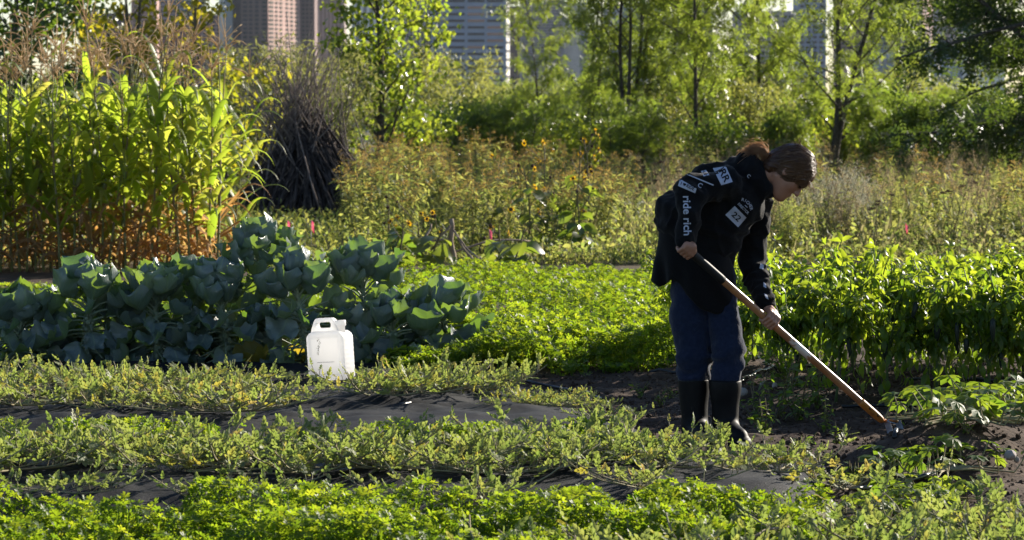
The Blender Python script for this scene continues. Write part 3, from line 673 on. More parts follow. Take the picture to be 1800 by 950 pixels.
RAYF = leaf_tpl(1, .35, 0, 0, .5)
def make_sunflower(seed, h=1.25, blooms=7):
    r = R_(seed); st, lf = MB(), MB(); heads = []
    p = curve_path((0, 0, 0), (.1, 0, 1), h, 8, r, .06, .1); st.tube(p, np.linspace(.013, .006, 9), 6)
    n = 16; az = r.uniform(0, 6.28, n); u = r.uniform(.15, .85, n) * 8; k = u.astype(int)
    d = np.stack([np.cos(az), np.sin(az), r.uniform(-.5, .2, n)], -1)
    lf.stamp(HEART, frames(d, np.tile((0, 0, 1.0), (n, 1)) + r.normal(0, .3, (n, 3)), r.uniform(.12, .22, n)), p[k] + d * .07, 0)
    for i in range(blooms * 2):
        t = r.uniform(.5, 1) * 8; k = min(int(t), 7); a = r.uniform(0, 6.28)
        q = curve_path(p[k], (math.cos(a), math.sin(a), 1.2), r.uniform(.12, .35), 4, r, .1, 0); st.tube(q, .004, 4, cap=False)
        nrm = unit(np.array((math.cos(a) * .8, math.sin(a) * .8 - .5, r.uniform(-.2, .6)))); s = r.uniform(.014, .021)
        hd = MB(); hd.stamp((ICO2[0] * (1, 1, .55), ICO2[1], ICO2[2]), frames(np.cross(nrm, (0, 0, 1.0))[None], nrm[None], s), q[-1][None], 0)
        if i < blooms:
            m = 14; an = np.arange(m) * 6.283 / m; ax = unit(np.cross(nrm, (0, 0, 1.0))); bx = np.cross(nrm, ax)
            dd = np.cos(an)[:, None] * ax + np.sin(an)[:, None] * bx + nrm * r.uniform(-.2, .3)
            rad_ = np.where(np.arange(2 * m) % 2 == 0, s * .95, r.uniform(.030, .050, 2 * m)); a2 = np.arange(2 * m) * 3.1416 / m; dd = np.cos(a2)[:, None] * ax + np.sin(a2)[:, None] * bx; hd.add(np.concatenate([q[-1][None] - nrm * s * .1, q[-1] + dd * rad_[:, None] + nrm * r.normal(0, .008, (2 * m, 1))]), [(0, 1 + i2, 1 + (i2 + 1) % (2 * m)) for i2 in range(2 * m)], 1, r.random())
        heads.append(('flower_head' if i < blooms else 'seed_head', hd.mesh('flower_head', [M['brown_head'], M['yellow']])))
    return [('stem', st.mesh('stem', M['weed_stem'])), ('foliage', lf.mesh('foliage', M['shrub']))] + heads
def zone(n, seed, px0, px1, y0, y1):
    r = R_(seed); Y_ = np.sort(y0 + (y1 - y0) * r.uniform(0, 1, n) ** 1.25)[::-1]; px = r.permutation(np.linspace(px0, px1, n)) + r.uniform(-8, 8, n)
    return [((a - 900) / FPX * b, b, a, r.uniform(0, 6.28), r.uniform(.8, 1.15), r) for a, b in zip(px, Y_)]
GR = [make_goldenrod(100 + i) for i in range(5)]
band = lambda Y_, a, b: 'nearest' if Y_ < a else ('middle' if Y_ < b else 'furthest')
def side(px): return 'between the stick pile and the cottonwood' if px < 700 else ('in front of the cottonwood and willows' if px < 860 else 'between the willows and the woman')
for i, (x, y, px, rz, sc, r) in enumerate(zone(120, 7, 620, 1110, 36, 56)):
    s_, b_ = side(px), band(y, 41, 47)
    plant('goldenrod', GR[i % 5], (x, y, .05), rz, sc * (1.02 if px < 900 else .95) * (.9 + .006 * (y - 36)), f'brown topped goldenrod {s_}, in the {b_} rank', 'goldenrod', f'goldenrod {s_}, {b_} rank')
TAN = [make_plume(120, .95, 'tan'), make_plume(121, .8, 'tan', 'dry_grass'), make_plume(122, 1.1, 'tan', bushy=4)]
AST = [make_plume(125, .75, 'white_aster', 'weed', 10, .017, .7, 110, 30)]
FLT = [make_flat(127), make_flat(128, .95)]
GRN = [make_plume(129, .7, 'weed', 'weed', 9, .03, .8, 60, 60)]
def pside(px): return 'below the ash' if px > 1640 else ('in front of the ash' if px > 1500 else ('in front of the forked locust' if px > 1380 else 'behind the back of the woman'))
for i, (x, y, px, rz, sc, r) in enumerate(zone(160, 9, 1090, 1830, 35, 58)):
    k = r.random(); b_ = band(y, 40, 47); s_ = pside(px)
    if k < .5: q, nm, lb = TAN[i % 3], 'plume_weed', 'tan plumed weed'
    elif k < .60: q, nm, lb = FLT[i % 2], 'yarrow', 'brown flat topped seed head plant'
    elif k < .88: q, nm, lb = GRN[0], 'green_weed', 'leafy green weed'
    else: q, nm, lb = GR[i % 5], 'goldenrod', 'brown topped goldenrod'
    plant(nm, q, (x, y, .05), rz, sc * (.92 if b_ == 'nearest' else 1.02), f'{lb} {s_}, in the {b_} rank', nm.replace('_', ' '), f'{lb} {s_}, {b_} rank')
for i, (px, y) in enumerate([(1440, 38), (1468, 37), (1500, 38.5), (1525, 37.4), (1482, 40)]):
    plant('aster_bush', AST[0], ((px - 900) / FPX * y, y, .05), i * 1.7, 1.15 - .05 * i, 'pale flowered aster bush in the prairie, ' + ['nearest the face of the woman', 'second from the face of the woman', 'tall one above the peppers', 'furthest from the woman', 'behind the other four'][i], 'aster')
for i, (px, y, h) in enumerate([(925, 36, 1.0), (968, 37, 1.15), (1005, 36, 1.2), (1040, 37.5, 1.25), (1022, 35.5, .8), (895, 38, .95)]):
    q = make_sunflower(140 + i, h, (3, 4, 4, 6, 3, 2)[i])
    plant('sunflower', q, ((px - 900) / FPX * y, y, .04), i, 1, ['short sunflower with drooping stem', 'branching sunflower with dark seed heads', 'sunflower with broad hanging leaves', 'tallest sunflower with golden blooms', 'lowest sunflower at the edge of the clover', 'sunflower half hidden by goldenrod'][i] + ' in the group left of the woman', 'sunflower')
for i, (px, y) in enumerate([(755, 33.4), (700, 34), (742, 34.6), (900, 32.6), (880, 33.2), (690, 35.5)]):
    q = make_sunflower(150 + i, .45, 2)
    plant('sunflower', q, ((px - 900) / FPX * y, y, .04), i * 2, 1, 'small yellow sunflower ' + ['at the foot of the wooden post', 'behind the tallest brussels sprout', 'just left of the leaning sticks', 'lying over at the edge of the dark bank', 'low against the dark bank', 'beside the pink flag nearest the corn'][i], 'sunflower')
# low growth nobody could count: grass and weeds filling the meadow
def undergrowth(name, n, seed, y0, y1, x0f, x1f, h, mats, label, keep=None):
    r = R_(seed); Y_ = y0 + (y1 - y0) * r.uniform(0, 1, n) ** 1.3; X_ = Y_ * r.uniform(x0f, x1f, n)
    if keep is not None: k = keep(X_, Y_); X_, Y_ = X_[k], Y_[k]; n = len(X_)
    b = MB(); m = n // 4; hh = h * (0.45 + 1.0 * fbm(X_, Y_, 2.0, 3, seed)) * (.35 + .65 * sstep((Y_ - 34) / 4))
    d = np.stack([r.normal(0, .3, n), r.normal(0, .3, n), np.ones(n)], -1)
    blade = leaf_tpl(3, .055, .1, .7, .3)
    b.stamp(blade, frames(d[:m], r.normal(size=(m, 3)), hh[:m] * r.uniform(.7, 1.3, m)), np.stack([X_[:m], Y_[:m], ground_z(X_[:m], Y_[:m])], -1), 0)
    q = n - m; zz = ground_z(X_[m:], Y_[m:]) + hh[m:] * r.uniform(.1, 1, q)
    b.stamp(LEAF_OVAL, rand_leaf(q, r, .065, 0, .5), np.stack([X_[m:], Y_[m:], zz], -1), 1)
    return tag(b.build(name, [M[mats[0]], M[mats[1]]]), label, 'undergrowth', kind='stuff')
undergrowth('meadow_grass', 26000, 201, 34.3, 64, -.165, .04, .34, ('grass', 'weed'), 'green grass and weeds filling the meadow under the goldenrod')
undergrowth('prairie_grass', 30000, 202, 34.6, 64, .0, .175, .55, ('dry_grass', 'weed'), 'straw coloured grass and weeds filling the prairie beyond the peppers')
# ------------------------------------------------------------------ corn
def strip(path, w, side_, r, curl=.25):
    """leaf blade along a path"""
    n = len(path); t = np.linspace(0, 1, n); wd = w / 2 * np.clip(np.sin(math.pi * np.clip(t, .06, .99) ** .55), .02, 1)
    s = np.array(side_, float); tan = unit(np.gradient(path, axis=0)); s = unit(s - (tan @ s)[:, None] * tan); nn = np.cross(s, tan)
    tw = r.uniform(-.5, .5) * t[:, None]; s2 = s * np.cos(tw) + nn * np.sin(tw); n2 = np.cross(s2, tan)
    a = path - s2 * wd[:, None] + n2 * wd[:, None] * curl; c = path + s2 * wd[:, None] + n2 * wd[:, None] * curl
    v = np.stack([a, path, c], 1).reshape(-1, 3); f = []
    for i in range(n - 1): q = i * 3; f += [(q, q + 1, q + 4, q + 3), (q + 1, q + 2, q + 5, q + 4)]
    uv = np.stack([np.tile((-1, 0, 1), n), np.repeat(t, 3)], -1)
    return v, np.array(f), uv
def make_corn(seed):
    r = R_(seed); st, lf, dr, ts = MB(), MB(), MB(), MB()
    h = r.uniform(1.75, 2.05); p = curve_path((0, 0, 0), (r.normal(0, .04), r.normal(0, .04), 1), h, 10, r, .02, .1)
    st.tube(p, np.linspace(.014, .005, 11), 6); plane = r.uniform(0, 3.14)
    nl = 18
    for i in range(nl):
        t = .03 + .76 * (i / (nl - 1)) ** 1.15; k = min(int(t * 10), 9); b0 = p[k] + (p[k + 1] - p[k]) * (t * 10 - k)
        az = plane + (i % 2) * math.pi + r.normal(0, .35); L = r.uniform(.55, .85) * (1 - .75 * abs(t - .45)); dry = t < .15 or (t < .27 and r.random() < .45)
        e = r.uniform(.6, 1.1) if not dry else r.uniform(.2, .9)
        d = np.array((math.cos(az) * math.cos(e), math.sin(az) * math.cos(e), math.sin(e))); q = [b0.copy()]; pp_ = b0.copy()
        sag = r.uniform(2.2, 4.6) if not dry else r.uniform(2.5, 4)
        m = 9
        for j in range(m):
            g = sag * (j / m) ** 1.2 / m * (2.0 if j > 3 else .7)
            d = unit(d + np.array((0, 0, -g)) + r.normal(0, .05, 3)); pp_ = pp_ + d * L / m; q.append(pp_.copy())
        v, f, uv = strip(np.array(q), (r.uniform(.065, .09) if not dry else r.uniform(.035, .06)), (-math.sin(az), math.cos(az), 0), r, .3 if not dry else .8)
        (dr if dry else lf).add(v, f, 0, r.random(), uv)
    if r.random() < .5:
        k = 4; a = plane + r.choice((0, math.pi)); b0 = p[k]
        q = np.array([b0, b0 + np.array((math.cos(a) * .04, math.sin(a) * .04, .10)), b0 + np.array((math.cos(a) * .06, math.sin(a) * .06, .21))])
        st.tube(q, [.012, .024, .006], 8)
    top = p[-1]; q = curve_path(top, (r.normal(0, .1), r.normal(0, .1), 1), .36, 6, r, .04, 0); ts.tube(np.concatenate([p[-2:-1], q]), np.linspace(.005, .003, 8), 4)
    for j in range(int(r.integers(6, 11))):
        a = r.uniform(0, 6.28); b0 = top + (q[-1] - top) * r.uniform(0, .35)
        w = curve_path(b0, (math.cos(a) * .6, math.sin(a) * .6, 1), r.uniform(.16, .30), 6, r, .06, r.uniform(-1.8, .1)); ts.tube(w, np.linspace(.0048, .0035, 7), 4)
    return [('stalk', st.mesh('stalk', M['corn_stalk'])), ('foliage', lf.mesh('foliage', M['corn'])), ('dry_foliage', dr.mesh('dry_foliage', M['corn_dry'])), ('tassel', ts.mesh('tassel', M['tassel']))]
CORN = [make_corn(300 + i) for i in range(14)]
r = R_(33)
rows = [32.9, 33.8, 34.8]
rank = ['front row', 'second row', 'third row', 'fourth row', 'back row']
for k, y in enumerate(rows):
    nn = (37, 27, 17)[k]
    for i in range(nn):
        x = -5.7 + (2.86 - .02 * k) * (i + r.uniform(-.3, .3)) / (nn - 1)
        edge = x > -3.05
        t_ = sstep((x + 5.6) / 1.2)
        sc = r.uniform(.91, 1.08) * (.98 + .06 * t_)
        lb = 'corn stalk at the open end of the ' + rank[k] + ', beside the stick pile' if edge else ('tasselled corn stalk in the ' + rank[k] + ' of the patch')
        plant('corn_stalk', CORN[int(r.integers(14))], (x, y + r.normal(0, .08), ground_z(x, y)), r.uniform(0, 6.28), (sc, sc, sc * r.uniform(.92, 1.05) * (1.14 if r.random() < .12 else 1)), lb, 'corn', 'corn stalks at the open end, ' + rank[k] if edge else 'corn stalks in the ' + rank[k], (r.normal(0, .03), r.normal(0, .04)))

# ------------------------------------------------------------------ stick pile (teepee of brush)
def stick_pile():
    Y0 = 46.0; c = P(548, 404, Y0); c[2] = 0
    root = empty('stick_pile', tuple(c), 0, 'dark teepee shaped pile of dry sticks between the corn and the cottonwood', 'brush pile')
    root.scale = (1.12, 1.1, 1.0)
    r = R_(55); rest = [MB(), MB()]; n = 0
    for i in range(620):
        az = r.uniform(0, 6.28); inner = r.uniform(0, 1)
        rb = (1.08 - .14 * r.random()) * (1 if i % 3 else r.uniform(.3, 1)); foot = np.array((math.cos(az) * rb, math.sin(az) * rb, r.uniform(0, .3)))
        tall = i % 3 == 0
        az2 = az + r.normal(math.pi, 1.1); tr_ = r.uniform(.02, .42)
        apex = np.array((math.cos(az2) * tr_ - .05, math.sin(az2) * tr_, r.uniform(1.25, 1.75)))
        d = apex - foot; L = np.linalg.norm(d) * (r.uniform(.6, 1.0) if not tall else r.uniform(1.2, 1.62))
        if tall: d = d + np.array((-.18 + r.normal(0, .22), r.normal(0, .2), .2)) * r.uniform(.3, 1.4)
        p = curve_path(foot, d, L, 6, r, .035, .05 * r.normal()); r0 = r.uniform(.006, .014) if tall else r.uniform(.010, .026)
        if i % 9 == 0:
            b = MB(); b.tube(p, np.linspace(r0 * 1.3, r0 * .4, 7), 5, 0); b.build('branch', M['dead'] if tall else M['dead_dark'], root); n += 1
        else: rest[0].tube(p, np.linspace(r0, r0 * .35, 7), 5, 0 if tall else 1)
    o = rest[0].build('twigs', [M['dead'], M['dead_dark']], root); o['kind'] = 'stuff'
    # matted old stalks in the core
    b = MB()
    for i in range(320):
        az = r.uniform(0, 6.28); z = r.uniform(.1, 1.45); rr = .86 * (1 - z / 1.9)
        p = curve_path((math.cos(az) * rr, math.sin(az) * rr, z), (r.normal(0, .3) - math.cos(az) * .4, r.normal(0, .3) - math.sin(az) * .4, -1), r.uniform(.2, .5), 4, r, .15, 0)
        b.tube(p, r.uniform(.012, .03), 4)
    b.build('matted_stalks', M['dead_dark'], root)['kind'] = 'stuff'
stick_pile()

# ------------------------------------------------------------------ brussels sprouts
def blade_tpl(seed, cup, wave, asp=.95, n=11, m=8):
    r = R_(seed); t = np.linspace(0, 1, n + 1); u = np.linspace(-1, 1, m + 1); T, U = np.meshgrid(t, u, indexing='ij')
    wd = asp / 2 * np.sin(math.pi * np.clip(T, .04, .985) ** .85) ** .55
    x = U * wd; y = T * 1.0; ph = r.uniform(0, 6.28)
    z = cup * (U * U) * wd * 1.2 + wave * np.abs(U) ** 2.5 * (np.sin(T * 15 + ph + np.sign(U)) * .8 + np.sin(T * 24 + ph * 2) * .2) + wave * .4 * np.sin(T * 9 + U * 3 + ph) - .12 * np.sin(T * 2.2 + .5)
    z = z + cup * .5 * (T - .45) ** 2
    x = x * (1 + .10 * np.abs(U) * np.sin(T * 19 + ph * 3 + U)); y = y - .10 * (U * U) * (T - .5) + .05 * (T > .6) * np.sin(U * 5 + ph); i, j = np.meshgrid(np.arange(n), np.arange(m), indexing='ij'); a = (i * (m + 1) + j).ravel()
    return np.stack([x, y, z], -1).reshape(-1, 3), np.stack([a, a + 1, a + m + 2, a + m + 1], -1), np.stack([U, T], -1).reshape(-1, 2)
BL = [blade_tpl(i, c, w) for i, (c, w) in enumerate([(.7, .09), (1.0, .10), (.45, .13), (.8, .16), (.6, .12), (1.2, .08), (.9, .14), (-.3, .12), (.25, .15), (-.15, .16)])]
def make_brussels(seed, h, spread=1.0, nl=44):
    r = R_(seed); st, lf, ol, sp = MB(), MB(), MB(), MB()
    p = curve_path((0, 0, 0), (r.normal(0, .08), r.normal(0, .08), 1), h * .86, 8, r, .03, .1); st.tube(p, np.linspace(.022, .015, 9), 9)
    for i in range(nl):
        t = i / (nl - 1); z = (.10 + .90 * t ** .9) * 7.99; k = int(z); b0 = p[k] + (p[k + 1] - p[k]) * (z - k)
        az = i * 2.39996 + r.normal(0, .25)
        e = -.45 + 1.75 * t ** 1.6 + r.normal(0, .15); pl = (.26 - .19 * t) * r.uniform(.8, 1.2) * spread
        d = np.array((math.cos(az) * math.cos(e), math.sin(az) * math.cos(e), math.sin(e)))
        q = np.array([b0, b0 + d * pl * .5 + (0, 0, .012), b0 + d * pl]); st.tube(q, [.008, .006, .0045], 5, cap=False)
        s = r.uniform(.155, .235) * (1 if t < .8 else 1 - 1.6 * (t - .8)) * (.75 + .25 * spread)
        eb = e + (r.uniform(-.9, -.2) if t < .6 else r.uniform(-.1, .5)); db = np.array((math.cos(az) * math.cos(eb), math.sin(az) * math.cos(eb), math.sin(eb)))
        nrm = np.array((-math.cos(az) * .5, -math.sin(az) * .5, 1.0)) + r.normal(0, .22, 3)
        kk = int(r.integers(7)) if t > .45 else int(r.integers(10))
        old = t < .12 and r.random() < .5
        (ol if old else lf).stamp(BL[kk], frames(db[None], nrm[None], s), q[-1][None], 0, r.random())
    for i in range(46):
        t = r.uniform(.15, .75) * 8; k = int(t); a = r.uniform(0, 6.28)
        sp.stamp(ICO2, np.eye(3)[None] * r.uniform(.010, .017), (p[k] + (p[k + 1] - p[k]) * (t - k) + np.array((math.cos(a), math.sin(a), 0)) * .028)[None], 0, .5)
    ms = [('stem', st.mesh('stem', M['brussels_stem'])), ('foliage', lf.mesh('foliage', M['brussels'])), ('sprouts', sp.mesh('sprouts', M['brussels_stem']))]
    if ol.n: ms.append(('old_foliage', ol.mesh('old_foliage', M['brussels_old'])))
    return ms
BR = [(20, 508, 'brussels sprout plant at the far end of its row, at the edge of the view', .9), (75, 520, 'low brussels sprout plant second from the outer end of the row', .9), (150, 462, 'brussels sprout plant with cupped pale top, third from the outer end', 1), (215, 500, 'short brussels sprout plant between two taller ones under the dry corn', .95),
      (275, 470, 'brussels sprout plant under the orange dry corn leaves', 1), (335, 452, 'brussels sprout plant left of the tallest one', 1), (400, 462, 'brussels sprout plant tucked against the tallest one', .95), (468, 394, 'tallest brussels sprout plant, left of the white jug', 1.12), (545, 440, 'brussels sprout plant right behind the white jug', 1.05),
      (640, 416, 'tall brussels sprout plant with sunlit top just right of the white jug', 1.1), (692, 520, 'low brussels sprout plant between the tall one and the last one', .95), (778, 494, 'last brussels sprout plant, small, with yellow green lower leaves, beside the clover', 1.0)]
for i, (px, top, lb, sp_) in enumerate(BR):
    y = 20.75 + (-.12, .15)[i % 2]; x = (px - 900) / FPX * y; z0 = float(gsmooth(x, y)); h = EYE - (top - 195) * y / FPX - z0
    plant('brussels_sprout', make_brussels(430 + i, h * (.96 if h > .78 else (.84 if top < 480 else .72)), sp_, 62 if h > .7 else 50), (x, y, z0 - .01), i * 1.3, 1, lb, 'brussels sprout')

# ------------------------------------------------------------------ clover
OBO = (np.array([(0, 0, 0), (-.33, .55, .10), (-.30, .95, .08), (0, .62, 0), (0, 1.04, 0), (.33, .55, .10), (.30, .95, .08)], float),
       np.array([(0, 1, 3, 3), (1, 2, 4, 3), (0, 3, 5, 5), (3, 4, 6, 5)]), np.zeros((7, 2)))
OBO = (OBO[0], np.array([(0, 3, 2, 1), (3, 4, 2, 2)]), OBO[2])
_o = (np.array([(0, 0, 0), (-.50, .55, .12), (-.30, 1.0, .07), (0, .6, 0), (.30, 1.0, .07), (.50, .55, .12)], float), np.array([(0, 3, 2, 1), (0, 5, 4, 3)]), np.zeros((6, 2)))
TRI = merge_tpl([(_o, rotz(a) @ rotx(.15), np.zeros(3)) for a in (0, 2.1, -2.1)])
def clover(name, n, seed, y0, y1, x0, x1, H, size, label, keep, lump=.28):
    r = R_(seed)
    y = r.uniform(y0, y1, n); x = x0(y) + (x1(y) - x0(y)) * r.uniform(0, 1, n)
    g = fbm(x, y, lump, 3, seed); k = keep(x, y, g, r.uniform(0, 1, n)); x, y, g = x[k], y[k], g[k]; n = len(x)
    hh = H * (.12 + 1.6 * sstep((g - .30) * 2.2)) * (1 - .45 * sstep((y - 25) / 6)) * np.where((x < -2.6) & (y > 20), .4, 1)
    u = r.uniform(0, 1, n) ** .45; z = gsmooth(x, y) + hh * u + .008
    tilt = r.normal(0, .55, (n, 2)); nr = np.stack([tilt[:, 0], tilt[:, 1], np.ones(n)], -1)
    az = r.uniform(0, 6.28, n); d = np.stack([np.cos(az), np.sin(az), -tilt[:, 0] * np.cos(az) - tilt[:, 1] * np.sin(az)], -1)
    b = MB(); b.stamp(TRI, frames(d, nr, size * r.uniform(.65, 1.25, n)), np.stack([x, y, z], -1), 0, np.clip(r.normal(.45, .25, n) + (g - .5) * .4, 0, 1))
    m = n // 4; p1 = np.stack([x[:m], y[:m], z[:m]], -1); dd = np.stack([r.normal(0, .2, m), r.normal(0, .2, m), np.ones(m)], -1)
    b.stamp((np.array([(-.004, 0, 0), (.004, 0, 0), (.003, 1, 0), (-.003, 1, 0)], float), np.array([(0, 1, 2, 3)]), np.zeros((4, 2))), np.concatenate([frames(dd, r.normal(size=(m, 3)))[:, :, :1], (frames(dd, r.normal(size=(m, 3)))[:, :, 1:2]) * hh[:m, None, None] * .6, frames(dd, r.normal(size=(m, 3)))[:, :, 2:]], -1), p1 - np.array((0, 0, 1)) * hh[:m, None] * .62, 0, .2)
    return tag(b.build(name, M['clover']), label, 'clover', kind='stuff')
c_ = lambda v: (lambda y: v + 0 * y)
clover('clover', 34000, 501, 10.7, 12.92, c_(-2.6), lambda y: 1.32 - (12.9 - y) * .25, .12, .0215, 'bright green clover strip nearest the camera', lambda x, y, g, u: (g > .33) & (y < 12.55 + .9 * g) & ((x < .35) | (y > 11.75)))
clover('clover', 16000, 502, 15.15, 16.1, c_(-3.2), c_(.42), .09, .023, 'bright green clover between the two beds of black fabric', lambda x, y, g, u: (g > .30) & (x < .2 + .5 * g))
clover('clover', 84000, 503, 19.4, 33.2, lambda y: np.where(y > 21.3, -.17 * y, -.75), lambda y: np.where(y < 21.4, np.minimum(endP(y) + .05, 1.15), np.where(y < 25, 2.1, .08 * y)), .15, .027, 'wide field of bright clover between the brussels sprouts and the woman',
       lambda x, y, g, u: (g > .40) & ((y > 21.4) | (x > -.95 + 1.6 * (g - .5))) & (y > 19.55 + .9 * g - .5 * sig((x - .5) * 9) + np.where(x > .45, .6, 0)) & (u < np.where(x < -2.5, .4, 1)) & (y < np.where(x < -2.3, 30, 31.6 + 1.4 * g)), .42)
clover('clover', 6000, 504, 21.6, 33, lambda y: .115 * y, lambda y: .165 * y, .2, .03, 'low clover seen beyond the far end of the peppers', lambda x, y, g, u: g > .4)

# ------------------------------------------------------------------ watermelon vines
def lobed_tpl(cup):
    l = leaf_tpl(3, .74, .25, .35, .58); it = [(leaf_tpl(3, .26, .2, .15, .5), np.eye(3) * .8, np.zeros(3))]
    for t, L, an in ((.10, .36, 1.25), (.38, .40, .95), (.62, .26, .75)):
        for s in (-1, 1): it.append((l, rotz(-s * an) * L, np.array((0, t, 0))))
    it.append((l, np.eye(3) * .42, np.array((0, .62, -.03))))
    v, f, u = merge_tpl(it); v = v.copy(); v[:, 2] += cup * v[:, 0] ** 2 + .22 * (v[:, 1] - .4) ** 2
    if cup > 1: v[:, 0] *= .7; v[:, 2] += .5 * v[:, 1] ** 2
    return v, f, u
LOB = lobed_tpl(.5); LOBC = lobed_tpl(2.0)
def make_melon(seed, runners=6, Lr=.6, rise=.22, size=.10, dry=.0, per=9):
    r = R_(seed); st, lf = MB(), MB()
    for i in range(runners):
        az = i * 6.28 / runners + r.uniform(-.4, .4); L = Lr * r.uniform(.6, 1.15); n = 10
        p = curve_path((0, 0, .03), (math.cos(az), math.sin(az), .12), L, n, r, .14, 0)
        up = r.uniform(.2, 1) * rise; p[:, 2] = .025 + np.abs(p[:, 2] - .03) * .15 + up * (np.linspace(0, 1, n + 1) ** 2.2)
        st.tube(p, np.linspace(.0055, .003, n + 1), 5, cap=False)
        for j in range(per + 3):
            t = r.uniform(.08, 1) * n; k = min(int(t), n - 1); b0 = p[k] + (p[k + 1] - p[k]) * (t - k)
            a = az + r.choice((-1, 1)) * r.uniform(.3, 1.6); e = r.uniform(.35, 1.35); d = np.array((math.cos(a) * math.cos(e), math.sin(a) * math.cos(e), math.sin(e)))
            pl = r.uniform(.025, .07) * (1.2 - .5 * t / n); q = b0 + d * pl; st.tube(np.array([b0, b0 + d * pl * .6 + (0, 0, .006), q]), .0022, 4, cap=False)
            s = size * r.uniform(.65, 1.2) * (1 - .3 * t / n); e2 = e - r.uniform(.2, .9)
            db = np.array((math.cos(a) * math.cos(e2), math.sin(a) * math.cos(e2), math.sin(e2))) + r.normal(0, .25, 3)
            tint = r.uniform(0, .72) if r.random() > .16 + dry else r.uniform(.78, 1)
            lf.stamp(LOBC if r.random() < .5 else LOB, frames(db[None], np.array((-math.cos(a) * .3, -math.sin(a) * .3, 1.0))[None] + r.normal(0, .45, (1, 3)), s), q[None], 0, tint)
    return [('stem', st.mesh('stem', M['melon_stem'])), ('foliage', lf.mesh('foliage', M['melon']))]
MEL = [make_melon(600 + i, dry=.03, rise=.15, size=.082, per=12) for i in range(7)]
MELD = [make_melon(620 + i, dry=.12, rise=.12, size=.072, Lr=.5, per=12) for i in range(6)]
r = R_(66)
def vines(n, x0, x1, y0, y1, pool, where, grp, sc=1.0, keep=None):
    for i in range(n):
        x = x0 + (x1 - x0) * (i + r.uniform(-.4, .4)) / (n - 1); t = r.uniform(0, 1); y = y0 + (y1 - y0) * t
        if keep and not keep(x, y): continue
        rk = 'near side' if t < .5 else 'far side'
        lb = f'watermelon vine {where}, {rk}'
        plant('watermelon_vine', pool[int(r.integers(len(pool)))], (x, y, gsmooth(x, y) + .012), r.uniform(0, 6.28), sc * r.uniform(.85, 1.15), lb, 'watermelon vine', f'{grp}, {rk}')
vines(36, -2.6, .66, 13.75, 14.55, MEL, 'on the nearest fabric bed', 'watermelon vines on the nearest bed', .86)
vines(5, -2.4, .6, 13.2, 13.6, MEL, 'creeping down the nearest bed', 'watermelon vines on the front slope', .8)
vines(3, .95, 1.4, 13.9, 14.5, MELD, 'trailing off the nearest bed by the path', 'watermelon vines at the end of the bed', .9)
vines(36, -3.3, -.1, 17.7, 19.0, MELD, 'half withered before the brussels sprouts', 'withered watermelon vines before the brussels sprouts', .95, lambda x, y: not (-1.45 < x < -.72 and y > 17.9))
vines(8, -3.0, -1.25, 16.75, 17.5, MELD, 'spilling over the open black strip at the outer end', 'watermelon vines over the open strip', .95)
vines(7, .0, .45, 17.0, 18.6, MELD, 'near the end of the wide bed', 'sparse watermelon vines near the end of the wide bed', .55)
vines(9, 1.15, 2.3, 11.9, 12.5, MEL, 'on the soil right of the clover strip', 'watermelon vines right of the clover', .95)
vines(16, .2, 2.1, 10.9, 11.9, MEL, 'in front of the clover strip', 'watermelon vines in front of the clover', 1.0, lambda x, y: y < 11.9 + .0 * x)

